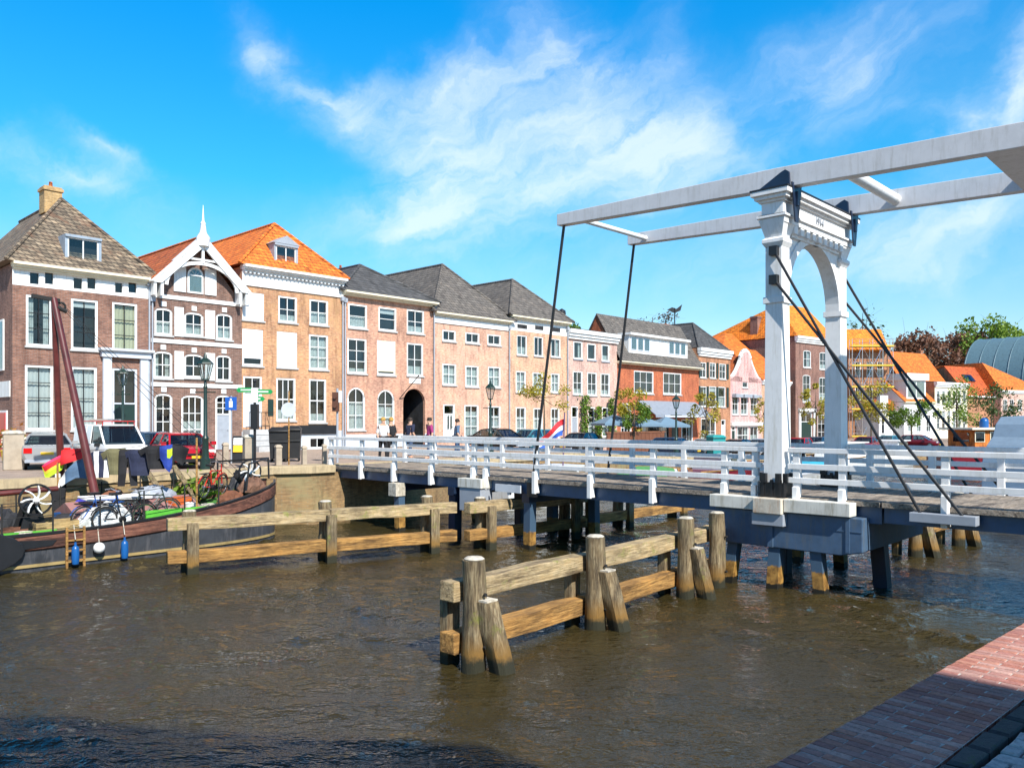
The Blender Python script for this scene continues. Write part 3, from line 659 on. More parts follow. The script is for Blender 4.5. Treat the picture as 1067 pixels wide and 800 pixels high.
# 4 arched ground floor
h=mk('brick_house','salmon brick house with arched ground floor windows, arched passage and dark slate roof',357,452)
for q in((363,382.6,317,342),(394.5,413,320.5,344.7),(424,442,323,347.5)):h.op(*q,grid=(1,2) if q[0]<420 else (2,2))
h.op(362,382,352.7,389,grid=(2,3),curtain=.15);h.op(393,412,355,390.7,grid=(1,1),blind=.9,bmat=CREAMBLIND);h.op(424,441,357.7,391.5,grid=(2,2),curtain=.3)
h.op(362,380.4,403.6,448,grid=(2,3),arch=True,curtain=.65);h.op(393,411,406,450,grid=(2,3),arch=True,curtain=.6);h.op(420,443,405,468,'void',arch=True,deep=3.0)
zt=h.Z(404,311);h.wall(BRK4,zt,bands=[(0,LGREY),(h.Z(404,452),BRK4)]);h.cornice(zt+.1,CREAM,.28,.5)
h.hip(T_SLATE,375,276.5,ze=zt+.11,ov=.35);h.chimney(h.xm+.9,h.k+3.5,h.zr-1.2,h.zr+.3,.6,.6);h.pipe(.12,zt-.6);h.pipe(h.W-.05,zt-.4)
h.part('stone_tablet',WHITE,[(h.X(426),h.X(438),-.04,-.003,h.Z(432,399.5),h.Z(432,394))])
m=MB();a=h.X(416);m.tube((a,-.05,h.Z(417,415)),(a+.5,-1.3,h.Z(417,392)),.03,n=6);m.sphere((a+.5,-1.3,h.Z(417,392)),.06,8,6);m.build('flag_holder',BLACK,h.root)
# 5 pink plaster
h=mk('plaster_house','pale pink plastered house with small square attic windows and grey hip roof',452,531)
for q in((461,475,344,355.5),(485,499.6,346.6,357.7),(508,522,348.6,359.6)):h.op(*q,grid=(2,1))
for q in((461,475.4,379,401),(485,498.7,381,403),(508.6,521.6,382,403.6)):h.op(*q,grid=(2,2),curtain=.9)
h.op(462,474,421,460,'door',split=.75,grid=(1,1),door=WHITE);h.op(484,498.7,421.8,456,grid=(2,3),curtain=.8);h.op(508.6,521.6,423,456,grid=(2,3),curtain=.7)
zt=h.Z(491,331);h.wall(BRK5,zt);h.frieze(zt-.62,zt-.2,WHITE,.07);h.cornice(zt+.08,CREAM,.26,.4)
h.hip(T_GB,461,276,ze=zt+.09,ov=.4);h.pipe(h.W-.1,zt-.5)
m=MB();m.box(h.X(466.5),h.X(467.5),-.04,-.0,h.Z(468,447),h.Z(468,433));m.box(h.X(469.5),h.X(470.5),-.04,-.0,h.Z(468,447),h.Z(468,433));m.build('door_glazing',DGREEN,h.root)
# 6 orange brick with vents
h=mk('brick_house','light orange brick house with three dark vents in white frieze and grey hip roof',531,591.5)
for q in((538.6,549,349.4,370),(556.5,566,351,371),(574,584,353,372)):h.op(*q,grid=(2,1),fw=.07,frame=WHITE)
for q in((537.5,548,386.5,408.6),(555,565.6,388,409),(574,583,389,409)):h.op(*q,grid=(2,2),curtain=.9)
for q in((537.5,548,424,458),(556,565.6,425,458),(574,583,425,458)):h.op(*q,grid=(2,3),curtain=.7)
zt=h.Z(561,333.5);zf=h.Z(561,347);h.wall(BRK6,zt,bands=[(zf,WHITE)]);h.cornice(zt+.08,CREAM,.26,.4)
for a,b,c in((539,549,337.5),(557.5,566,339),(575,583.5,341)):h.part('vent_grille',DARK,[(h.X(a),h.X(b),-.03,-.004,h.Z(a,c+4),h.Z(a,c))])
h.hip(T_GB,534,291.6,ze=zt+.09,ov=.4);h.pipe(h.W-.1,zt-.5)
# 7 narrow pale pink house
h=mk('plaster_house','narrow pale pink house with flat white cornice and green climbing plants',591.5,643)
for q in((597.6,607,355.6,374),(612,621,358,375),(627,635,359,376.5)):h.op(*q,grid=(1,1),smat=GREYP)
for q in((597,607,386.6,411),(612,622,388,412),(626,635.4,389,412)):h.op(*q,grid=(2,2),curtain=.25)
h.op(595.5,602.5,423,466,'door',split=.74,grid=(1,1),door=GREYP);h.op(613,620,424,455,grid=(1,3),curtain=.5);h.op(627.5,634,424,455,grid=(1,3),curtain=.5)
zt=h.Z(617,346.5);h.wall(BRK7,zt);h.cornice(zt+.05,WHITE,.75,.4)
h.roof=h.part('roof',T_SLATE,[(.05,h.W-.05,.15,h.D,zt+.002,zt+.2)])
m=MB();x=h.X(598)+.3;m.tube((x,1.5,zt+.1),(x,1.5,h.Z(598,326)),.22,n=10);m.lathe([(.3,0),(.34,.1),(.3,.35),(.05,.5)],10,(x,1.5,h.Z(598,326)));m.build('flue_pipe',BLACK,h.roof)
# 8 red brick cafe
h=mk('cafe_house','red orange brick cafe building with wide white dormer, brown tiled roof and grey awning',643,728)
for q in((660.6,681,386.6,410),(691,710,388.5,411)):h.op(*q,grid=(3,2),curtain=.1)
h.op(667,697,436,462,grid=(3,2),frame=BLACK,bars=BLACK,sill=False);h.op(700,707,437,466,'door',split=.75,grid=(1,1),frame=BLACK);h.op(710,722,437,462,grid=(2,1),frame=WHITE,sill=False)
h.op(647,658,420,455,grid=(3,4))
zt=h.Z(685,381);h.wall(BRK8,zt);h.cornice(zt+.1,CREAM,.22,.55)
h.sideroof(T_GB,622,328,ze=zt+.1,ov=.5);
k=h.k;zr=h.zr;x0,x1=h.X(655),h.X(716);zb=h.Z(686,369);ztd=h.Z(686,352)
y=(zb-h.ze)/(zr-h.ze)*(k+.5)-.5;p=House.__dict__
zb=h.ZX((x0+x1)/2,371,max(.6,y));ztd=h.ZX((x0+x1)/2,353.5,max(.6,y));y=(zb-h.ze)/(zr-h.ze)*(k+.5)-.5-.05
m=MB();m.box(x0,x1,y,y+4,zb,ztd);m.box(x0-.15,x1+.15,y-.3,y+4.5,ztd+.001,ztd+.2);o=m.build('dormer',WHITE,h.roof)
ww=(x1-x0)
for g0 in(.03,.66):
    for j in range(3):
        a=x0+ww*(g0+.105*j);f=MB();f.box(a,a+ww*.09,y-.04,y-.001,zb+.25,ztd-.12);f=f.build('window_frame',LGREY,o);q=MB();q.box(a+.07,a+ww*.09-.07,y-.05,y-.041,zb+.33,ztd-.2);q.build('pane',GLASS,f)
x0,x1=h.X(664),h.X(724);za,zb=h.Z(694,435),h.Z(694,418)
m=MB();n=10
for i in range(n):
    a=x0+(x1-x0)*i/n;b=x0+(x1-x0)*(i+1)/n
    m.prism([(a,-.02,zb),(a,-1.9,za+.25),(a,-1.93,za),(a,-1.9,za),(a,-1.87,za+.2),(a,-.02,zb-.05)],(b-a,0,0))
aw=m.build('awning',paint('awning_grey',(.2,.23,.28),.8,.1),h.root);h.part('fascia',LGREY,[(x0+1.3,x1-1.5,-1.98,-1.935,za+.02,za+.2)],aw)
# 9 brick house with dark shutters
h=mk('brick_house','orange brown brick house with white cornice and dark green shutters beside rose gable',728,761)
for q in((729.5,736,377.5,393.5),(739.5,746,378,394),(749.5,756.5,379,395)):h.op(*q,grid=(2,2),fw=.08)
for q in((729,736.5,402.5,423.5),(739,746.5,402.5,424),(748.5,756,403,424)):h.op(*q,grid=(1,2),fw=.08)
h.op(730.5,746,435.5,463,grid=(3,2),sill=False);h.op(751.5,756,437,464,'door',split=.8,grid=(1,1),door=WHITE)
zt=h.Z(744,364.5);h.wall(BRK9,zt);h.cornice(zt+.05,WHITE,.8,.35)
for a,b in((736.3,738),(746.3,748),(756.8,758.8),(727.9,729.2)):
    for v0,v1 in((378,394),(403,424)):h.part('shutter',DGREEN,[(h.X(a),h.X(b),-.07,-.004,h.Z(744,v1),h.Z(744,v0))])
h.hip(T_SLATE,722,337,ze=zt+.06,ov=0,D=12)
# 10 rose bell gable
h=mk('bell_gable_house','rose plastered house with white curved bell gable and shop window',761,793.5)
h.op(773.5,779.5,393,404,grid=(1,2),fw=.08)
for q in((763,769.5,410,432),(772,779,410,432),(782,788.8,410.5,432.5)):h.op(*q,grid=(2,2),curtain=.25,fw=.08)
h.op(762.3,766.5,444,466,'door',split=.8,grid=(1,1));h.op(768,780,444,464,grid=(2,2),sill=False,transom=1);h.op(781.5,790,444,465,grid=(2,1),sill=False)
zt=h.Z(777,398);h.wall(BRK10,zt);W=h.W;xm=W/2;zg=h.Z(777,366)
hw=[(W/2,0),(W/2*.98,.06),(W/2*.8,.12),(W/2*.6,.3),(W/2*.42,.52),(W/2*.3,.7),(W/2*.33,.76),(W/2*.26,.82),(W/2*.2,.92),(0.05,1.0)]
pr=[(xm-a,0,zt+.001+(zg-zt)*b) for a,b in hw]+[(xm+a,0,zt+.001+(zg-zt)*b) for a,b in reversed(hw)]
m=MB();m.prism(pr,(0,.35,0));m.build('bell_gable',BRK10,h.root)
m=MB()
for p,q in zip(pr[:-1],pr[1:]):m.bar(Vector(p)+Vector((0,.15,.06)),Vector(q)+Vector((0,.15,.06)),.5,.22,0,(0,1,0))
m.build('gable_coping',WHITE,h.root)
h.frieze(h.Z(777,443.5),h.Z(777,440),WHITE,.25,name='shop_fascia');
for a,b in((762.5,770),(771.5,779.5),(781.5,789.5)):h.part('window_awning',GREYP,[(h.X(a),h.X(b),-.5,-.004,h.Z(777,414.5),h.Z(777,411))])
m=MB();m.prism([(0,.36,zt),(W,.36,zt),(xm,.36,zg-.4)],(0,9,0));h.roof=m.build('roof',T_ORD,h.root)
# 11 sliver house with steep orange roof
h=mk('brick_house','narrow brick house with steep orange roof half hidden behind the bridge post',793.5,823)
h.op(797,801,404,430,grid=(1,3),fw=.08);h.op(806,812,404,430,grid=(1,3),fw=.08);h.op(796,803,442,464,grid=(1,2),sill=False);h.op(808,815,442,466,'door',split=.75)
zt=h.Z(805,397);h.wall(BRK6,zt);h.cornice(zt+.05,WHITE,.5,.3);h.sideroof(T_OR,783,358,ze=zt+.06,k=4.2,zr=h.ZX(0,362,4))
# 12 big wine brick house
A=rowpt(829,15);A=(A.x,A.y);Bq=(ratio(869)*98.5,98.5)
h=House('brick_house','tall wine coloured brick house with bright orange roof seen through the bridge portal',A,Bq);h.root['group']=GR
for q in((837,845,365,383),(854,862,367,385)):h.op(*q,grid=(2,2),arch=True,rise=.2)
for q in((836.5,844.5,390.5,419),(853.5,861.5,393,419)):h.op(*q,grid=(2,3),arch=True,rise=.2)
h.op(834.5,846,430,464,'door',split=.7,grid=(2,1));h.op(852,861,432,462,grid=(2,3))
zt=h.Z(849,353);h.wall(BRK12,zt,D=14);h.cornice(zt+.1,WHITE,.75,.4)
x0,x1=h.X(832),h.X(848.5);zz=h.Z(840,429);h.part('door_surround',WHITE,[(x0,x0+.35,-.15,-.003,0,zz),(x1-.35,x1,-.15,-.003,0,zz),(x0-.1,x1+.1,-.25,-.003,zz+.001,zz+.4)])
k=3.2;zr=h.ZX(0,315,k);m=MB();W=h.W
m.add([(-.2,-.3,zt+.11),(W+.2,-.3,zt+.11),(W+.2,14,zt+.11),(-.2,14,zt+.11),(1.6,k,zr),(W-.8,k,zr)],[(0,1,5,4),(1,2,5),(2,3,4,5),(3,0,4),(0,3,2,1)]);h.roof=m.build('roof',T_ORB,h.root)
for x_,y_ in((h.X(850),1.6),(h.X(864),2.2)):
    m=MB();m.box(x_-.5,x_+.3,y_-.2,y_+.5,zt+1.4,zt+2.1);m.build('roof_vent',BLACK,h.roof)
m=MB();m.box(-5.6,-.3,6,15,0,zt-1.6);m.build('side_wing',BRK12,h.root)
m=MB();m.add([(-6.2,5.6,zt-1.4),(-.31,5.6,zt-1.4),(-.31,15,zt-1.4),(-6.2,15,zt-1.4),(-1.6,8.5,zt+1.0),(-.31,8.5,zt+1.0)],[(0,1,5,4),(1,2,5),(2,3,4,5),(3,0,4),(0,3,2,1)]);o=m.build('wing_roof',T_OR,h.root)
h.part('gutter',WHITE,[(-6.3,-.3,5.4,5.62,zt-1.62,zt-1.41)]);h.chimney(.5,5.6,zt-1.0,zt+2.9,.9,1.0,BRK12,0)
# 13 house behind the scaffolding
h=House('brick_house','orange roofed brick house wrapped in scaffolding',rowpt(884,17.5),(ratio(926)*111,111));h.root['group']=GR
for v in(377,402,428):
    for q in((891,897),(903,909),(914,920)):h.op(*q,v,v+15,grid=(2,2))
zt=h.Z(905,366);h.wall(BRK9,zt);h.sideroof(T_ORB,876,344,ze=zt+.02)
sc=thing('scaffolding','tall tube scaffolding with yellow guard boards in front of a house','scaffolding',h.root.location,ang(h.d))
m=MB();pl=MB();lv=[h.Z(905,v) for v in(455,427,404,382,362)];n=4
for i in range(n+1):
    x=h.W*i/n
    for y in(-1.3,-.35):m.tube((x,y,0),(x,y,lv[-1]+1),.05,n=6)
    for z in lv:m.tube((x,-1.3,z),(x,-.35,z),.04,n=6)
for i in range(n):
    for j in range(len(lv)-1):
        a,b=(lv[j],lv[j+1]) if (i+j)%2 else (lv[j+1],lv[j]);m.tube((h.W*i/n,-1.33,a),(h.W*(i+1)/n,-1.33,b),.04,n=6)
for z in lv:
    for dz in(.5,1.0):m.tube((0,-1.32,z+dz),(h.W,-1.32,z+dz),.035,n=6)
m.build('tube_frame',CHROME,sc)
for z in lv:
    p=MB();p.box(-.1,h.W+.1,-1.42,-1.38,z,z+.22);p.box(-.1,h.W+.1,-1.36,-.4,z-.05,z-.01,1);p.build('guard_board',[paint('yellow_board',(.55,.4,.04),.5,.1) if 'yellow_board' not in MATS else MATS['yellow_board'],W_OR],sc)
# 14 long orange gable house
h=House('gabled_house','long low house with big orange roof and dark brick side gable',(ratio(950)*113,113),(ratio(996)*119,119));h.root['group']=GR
zt=h.Z(970,414);h.wall(BRK2,zt);h.sideroof(T_OR,917,366,ze=zt+.02)
h.roof['label']='broad orange roof with dark verge';h.chimney(2.0,h.k+.2,h.zr-.6,h.zr+.8,.8,.7,BRK9);h.chimney(h.W-.8,h.k+.2,h.zr-.6,h.zr+.6,.6,.6,BRK9)
# 15 low white house
h=House('small_white_house','small white plastered house under an orange gable roof beside scaffolding',(ratio(916)*108,108),(ratio(935)*110,110));h.root['group']=GR
h.op(918.5,922,432,452,grid=(1,2),fw=.08);h.op(926.5,931,432,446,grid=(2,2),fw=.08)
zt=h.Z(925,428);h.wall(WHITE,zt);W=h.W;m=MB();m.prism([(-.2,-.2,zt+.002),(W+.2,-.2,zt+.002),(W/2,-.2,h.Z(925,416))],(0,9,0));h.roof=m.build('roof',T_OR,h.root)
h.part('parapet',WHITE,[(-.1,W*.4,-.24,.3,zt+.003,h.Z(920,412))])
# 16 white house with dormer
h=House('white_house','white plastered house with boxy white dormer in an orange roof',(ratio(942)*108,108),(ratio(974)*111,111));h.root['group']=GR
for a in(946,955,965):h.op(a,a+5,432,450,grid=(2,3),fw=.1)
zt=h.Z(957,419);h.wall(WHITE,zt);h.cornice(zt+.05,CREAM,.3,.3);h.sideroof(T_OR,930,398,ze=zt+.06,k=3.2,zr=h.ZX(0,397,3.2))
m=MB();xa,xb=h.X(946),h.X(966);za=h.Z(956,416);zb=h.Z(956,396)
m.box(xa,xb,.2,3.4,za,zb);m.box(xa-.3,xb+.3,-.1,3.6,zb+.001,zb+.9);o=m.build('dormer',WHITE,h.roof)
m=MB();m.box(xa+.3,(xa+xb)/2-.1,.15,.198,za+.3,zb-.2);m.box((xa+xb)/2+.1,xb-.3,.15,.198,za+.3,zb-.2);m.build('pane',GLASS,o)
# 17 cream house with cornice
h=House('cream_house','cream two storey house with white cornice and rows of narrow windows',(ratio(974)*112,112),(ratio(1008)*117,117));h.root['group']=GR
for a in(976,981.5,987,992.5,998,1003):
    h.op(a,a+3.4,407,421,grid=(1,2),fw=.08);h.op(a,a+3.4,428,447,grid=(1,3),fw=.08)
zt=h.Z(990,399);h.wall(CREAM,zt,sidemat=BRK9);h.cornice(zt+.05,WHITE,.7,.4);h.roof=h.part('roof',T_SLATE,[(.1,h.W-.1,.2,10,zt+.002,zt+.15)])
# 18 red roof with skylights
h=House('brick_house','dark brick house with red tiled roof and two skylights beside the pink gable',(ratio(1007)*119,119),(ratio(1043)*123,123));h.root['group']=GR
zt=h.Z(1025,413);h.wall(BRK9,zt);h.sideroof(T_RED,984,382,ze=zt+.02,D=18);h.part('gutter',WHITE,[(0,h.W,-.4,-.2,zt-.15,zt+.05)])
for uu in(1019,1024):
    x=h.X(uu);f=.45;y=f*(h.k+.25)-.25;z=h.ze+f*(h.zr-h.ze);sl=Vector((0,h.k+.25,h.zr-h.ze)).normalized()
    m=MB();p=Vector((x-.5,y,z+.2));m.loft([[p,p+Vector((1,0,0)),p+Vector((1,0,0))+sl*1.3,p+sl*1.3],[q+Vector((0,-.08,.12)) for q in(p,p+Vector((1,0,0)),p+Vector((1,0,0))+sl*1.3,p+sl*1.3)]]);m.build('skylight',CARGLASS,h.roof)
# 19 pink house at the right edge
h=House('pink_house','pale pink house with orange gabled roof at the right end of the row',(ratio(1043)*121,121),(ratio(1090)*125,125));h.root['group']=GR
for a in(1045,1052,1060.5,1069,1077):h.op(a,a+4.5,416,427.5,grid=(2,2),fw=.08);h.op(a,a+4.5,436,450,grid=(2,2),fw=.08)
zt=h.Z(1055,407);h.wall(BRK7,zt);h.cornice(zt+.05,WHITE,.5,.3)
W=h.W;m=MB();m.prism([(-.1,.4,zt+.06),(W+.1,.4,zt+.06),(1.0,3.5,h.ZX(1,379,3.5)),],(0,.01,0));m=MB()
zr=h.ZX(1.0,378,3.5);m.add([(-.2,-.1,zt+.06),(W,-.1,zt+.06),(W,14,zt+.06),(-.2,14,zt+.06),(.6,3.5,zr),(.6,12,zr)],[(0,1,4),(1,2,5,4),(2,3,5),(3,0,4,5),(0,3,2,1)]);h.roof=m.build('roof',T_OR,h.root)
# row infill behind: roofs of the second row
for (u0,u1,Y,vt,ve,lab,mt) in((735,770,108,346,372,'rust red roofed house peeping above the white cornices',T_ORD),(760,800,118,360,378,'low orange roofed house behind the rose bell gable',T_OR),(700,745,100,338,366,'second row house with orange and black tiled roof behind cafe',T_ORD)):
    A=(ratio(u0)*Y,Y);Bq=(ratio(u1)*(Y+5),Y+5);h=House('brick_house',lab,A,Bq);zt=h.Z((u0+u1)/2,ve);h.wall(BRK9,zt,D=9)
    k=4;zr=h.ZX(h.W/2,vt,k);W=h.W;m=MB();m.add([(-.2,-.2,zt),(W+.2,-.2,zt),(W+.2,9,zt),(-.2,9,zt),(W*.25,k,zr),(W*.75,k,zr)],[(0,1,5,4),(1,2,5),(2,3,4,5),(3,0,4),(0,3,2,1)]);m.build('roof',mt,h.root)
# barrel vaulted hall
c=Vector((ratio(1022)*172,172));ax=Vector((.65,-.75)).normalized()
hl=thing('vaulted_hall','large hall with blue grey barrel vault roof behind the houses','hall',(c.x,c.y,1.5),ang(ax))
zt=EYE-1.5+(HV-354)*172/F;rad=10.5;base=zt-rad;m=MB();rings=[]
for x in(0,30):
    rings.append([(x,-rad*math.cos(t*PI/28),base+rad*math.sin(t*PI/28)) for t in range(29)])
m.loft(rings,0,True);M_VAULT=paint('vault_sheet',(.09,.16,.2),.45,.15)
vo=m.build('vault_roof',M_VAULT,hl);m=MB()
for i in range(12):
    x=.2+i*2.69
    P=[(x,-(rad+.06)*math.cos(t*PI/20),base+(rad+.06)*math.sin(t*PI/20)) for t in range(21)]
    m=MB();m.path(P,.09,6);m.build('seam_rib',M_VAULT,vo)
m=MB();m.box(.1,29.9,-rad+.2,rad-.2,0,base);m.build('wall',BRK12,hl)
# flat quarter of houses beyond, weather vane mast
wv=thing('weather_vane','thin black weather vane on mast above the cafe roof','weather vane',(ratio(703)*96,96,street_z(50)))
m=MB();z0=10;zt=EYE-street_z(50)+(HV-321)*96/F;m.tube((0,0,z0-3),(0,0,zt),.07,n=6);m.build('mast',BLACK,wv)
m=MB();m.prism([(-.9,0,zt-.2),(-.3,0,zt+.1),(.2,0,zt-.1),(.9,0,zt+.45),(.7,0,zt-.3),(0,0,zt-.6)],(0,.08,0));m.box(-.8,.8,-.03,.03,zt-2.6,zt-2.5);m.build('vane',BLACK,wv)
# ------------------------------------------------------------------ drawbridge: local x runs to the far quay, -y away from the camera
br=thing('drawbridge','white wooden drawbridge with arched portal and long white balance beams','bridge',(PB.x,PB.y,2.0),ang(B2))
def tU(u): r=ratio(u);return (PB.x-r*PB.y)/(.7257+r*.688)
WB=3.26;TE=17.35;TN=-6.6
def side(y0,sg): return y0
m=MB()
for a,b in((-2.2,7.45),(7.5,TE),(TN,-2.25)):
    n=int((b-a)/.22)
    for i in range(n):
        x=a+(b-a)*i/n;m.box(x+.008,x+(b-a)/n-.008,-WB-.02,.02,-.09+.004*(i%2),.0+.004*(i%3))
m.build('deck_planks',W_DECK,br,kind='stuff')
m=MB()
for y in(-.14,-WB+.14):
    m.box(-2.2,7.45,y-.1,y+.1,-.45,-.093);m.box(7.5,TE,y-.1,y+.1,-.42,-.093);m.box(TN,-2.25,y-.1,y+.1,-.42,-.093)
for y in(-.9,-1.63,-2.36):m.box(TN,TE,y-.07,y+.07,-.38,-.095)
m.build('deck_girder',BLUEST,br)
m=MB();m.box(-2.2,7.45,-.01,.1,-.1,-.0);m.box(7.5,TE,-.01,.1,-.1,-.0);m.box(-2.2,7.45,-WB-.1,-WB+.01,-.1,0);m.box(7.5,TE,-WB-.1,-WB+.01,-.1,0);m.box(TN,-2.25,-.01,.1,-.1,-.0);m.box(TN,-2.25,-WB-.1,-WB+.01,-.1,0)
m.build('edge_board',W_DECK,br)
nearp=[tU(u) for u in(347,379,413,452,496,509,560.5,618,682.5,757,789,832,879.5,986.7)]+[-5.2,-6.5]
def railing(y,posts,out,gap):
    m=MB();spans=[]
    lim=sorted(posts,reverse=True)
    segs=[]
    if gap: segs=[(TE-.1,.3),(-.3,TN+.05)]
    else: segs=[(TE-.1,TN+.05)]
    for a,b in segs:
        m.box(b,a,y-.085,y+.085,.955,1.06)
        for z in(.36,.66):m.box(b,a,y-.03+out*.045,y+.03+out*.045,z-.06,z+.06)
    rl=m.build('railing',BWHITE,br,.008)
    for t in lim:
        q=MB()
        q.box(t-.075,t+.075,y-.055-.0*out,y+.055,-.38 if out else -.1,.953)
        q.prism([(t-.06,y+out*.056,-.4),(t+.06,y+out*.056,-.4),(t+.06,y+out*.13,-.4),(t-.06,y+out*.13,-.4)],(0,0,.62))
        q.build('railing_post',BWHITE,rl,.01)
    return rl
railing(.07,nearp,1,True)
farp=[17.1,15.3,13.5,11.7,9.6,7.9,6.2,4.4,2.6,1.0,-.8,-2.2,-3.6,-5.0,-6.4]
railing(-WB-.07,farp,-1,True)
# portal
po=MB();hw=.19
def arch_panel(m):
    x0,x1=-.13,.13;ya,yb=-.2,-WB+.2;yc=(ya+yb)/2;r=(ya-yb)/2;zs=4.35;zt=5.95;n=24
    for i in range(n):
        a=PI*i/n;b=PI*(i+1)/n
        p=(yc+r*math.cos(a),zs+r*math.sin(a));q=(yc+r*math.cos(b),zs+r*math.sin(b))
        m.prism([(x0,p[0],p[1]),(x0,q[0],q[1]),(x0,q[0],zt),(x0,p[0],zt)],(x1-x0,0,0))
arch_panel(po);pt=po.build('portal',BWHITE,br)
m=MB();yc=-WB/2;r=WB/2-.2;zs=4.35
for i in range(24):
    a=PI*i/24;b=PI*(i+1)/24
    P=[(yc+q*math.cos(t),zs+q*math.sin(t)) for q,t in((r-.03,a),(r-.03,b),(r+.16,b),(r+.16,a))]
    m.prism([(-.17,p[0],p[1]) for p in P],(.34,0,0))
m.prism([(-.2,yc-.1,zs+r-.06),(-.2,yc+.1,zs+r-.06),(-.2,yc+.14,zs+r+.2),(-.2,yc-.14,zs+r+.2)],(.4,0,0))
m.build('arch_moulding',BWHITE,pt)
for y in(0,-WB):
    m=MB()
    def ring(z,h): return [(-h,y-h,z),(h,y-h,z),(h,y+h,z),(-h,y+h,z)]
    m.loft([ring(.0,.22),ring(4.3,hw),ring(5.45,hw)])
    m.loft([ring(5.45,.191),ring(5.55,.25),ring(5.62,.25),ring(5.66,.2),ring(5.72,.21),ring(6.05,.3)])
    ii=-.0;m.box(-.23,.23,y-.23,y+.23,4.22,4.36)
    m.build('portal_post',BWHITE,pt,.008)
    m=MB();m.box(-.28,.28,y-.28,y+.28,-.02,.3)
    for dx,dy in((-.27,.16),(.27,.16),(-.16,.3),(.16,.3),(-.27,-.16),(.16,-.3)):m.box(dx-.05,dx+.05,y+dy-.05,y+dy+.05,.3,.5)
    for dx in(-.2,0,.2):
        for dy in(-.285,.285):m.box(dx-.03,dx+.03,y+dy-.02,y+dy+.02,.0,.36)
    m.build('post_shoe',BLACK,pt)
m=MB();ya,yb=.0,-WB
def tier(z0,z1,ex,ey):m.box(-ex,ex,yb-ey,ya+ey,z0,z1)
tier(5.951,6.08,.29,.27);tier(6.08,6.13,.34,.33);tier(6.131,6.42,.25,.25);tier(6.421,6.48,.3,.3);tier(6.481,6.56,.37,.37);tier(6.561,6.66,.43,.43)
co=m.build('cornice',BWHITE,pt,.006)
m=MB();m.box(-.44,.44,yb-.44,ya+.44,6.662,6.7);m.box(-.3,.3,yb-.3,ya+.3,6.135,6.15);m.build('lead_flashing',BLACK,co)
m=MB()
for i in range(9):
    y=ya-.35-(WB-.7)*i/8;m.box(-.28,-.16,y-.09,y+.09,5.78,5.948)
m.box(-.2,-.135,yb+.3,-.3,5.72,5.779);m.build('dentils',BWHITE,co)
cu=bpy.data.curves.new('date','FONT');cu.body='1914';cu.size=.24;cu.extrude=.012;cu.align_x='CENTER'
to=bpy.data.objects.new('t',cu);col.objects.link(to);dg=bpy.context.evaluated_depsgraph_get();me=bpy.data.meshes.new_from_object(to.evaluated_get(dg));bpy.data.objects.remove(to)
me.materials.clear();me.materials.append(GREYP);o=bpy.data.objects.new('date_numerals',me);col.objects.link(o);o.parent=co;o.location=(-.262,-WB/2,6.19);o.rotation_euler=(PI/2,0,-PI/2)
# balance frame
def zb(t):return 6.73+.037*t
for y in(.02,-WB-.02):
    m=MB();P=[(-9.6,.46),(0,.45),(6.25,.31)]
    rings=[]
    for t,hh in P:
        z=zb(t);rings.append([(t,y-.13,z),(t,y+.13,z),(t,y+.13,z+hh),(t,y-.13,z+hh)])
    m.loft(rings);m.build('balance_beam',BEAMW,br,.012)
    # hanger
    m=MB();m.tube((6.1,y,zb(6.1)+.02),(7.2,y+(.1 if y>-1 else -.1),-.3),.04,n=8);m.box(7.05,7.35,y+(.02 if y>-1 else -.14),y+(.14 if y>-1 else -.02),-.5,-.1);m.build('hanger_rod',BLACK,br)
    s=1 if y>-1 else -1
    m=MB();yo=y+.14
    for yy in(y+.14,y-.2):
        m.prism([(.42,yy,6.705),(-.38,yy,6.705),(-.36,yy,7.02),(-.28,yy,7.08),(-.18,yy,7.04)],(0,.06,0))
    m.prism([(-.45,y-.26,6.78),(-.45,y+.22,6.78),(-.45,y+.05,5.95),(-.45,y-.09,5.95)],(.05-.02,0,0))
    m.box(-.5,-.4,y-.05,y+.05,6.3,6.6);m.build('pivot_bracket',NAVY,br)
    for zt,te in((5.35,-3.02),(4.72,-3.75)):
        m=MB();m.box(-.13,.05,y+s*.16-.08+s*.06,y+s*.16+.08+s*.06,zt-.1,zt+.1);m.tube((-.05,y+s*.26,zt),(te,y+s*.26,-.13),.032,n=8);m.build('stay_rod',BLACK,br)
    m=MB();m.box(-4.0,-2.85,y+s*.24-.13,y+s*.24+.13,-.3,-.12);m.build('stay_outrigger',GREYP,br,.01)
m=MB();m.tube((5.6,-.1,zb(5.6)+.12),(5.6,-WB+.1,zb(5.6)+.12),.07,n=10);m.build('cross_brace',BWHITE,br);m=MB();m.tube((-1.45,-.1,zb(-1.45)+.2),(-1.45,-WB+.1,zb(-1.45)+.2),.13,n=12);m.build('cross_brace',BWHITE,br)
m=MB();m.loft([[(t,-.115,zb(t)+.01),(t,-WB+.115,zb(t)+.01),(t,-WB+.115,zb(t)+.44),(t,-.115,zb(t)+.44)] for t in(-9.5,-4.05)]);m.build('counterweight',BEAMW,br)
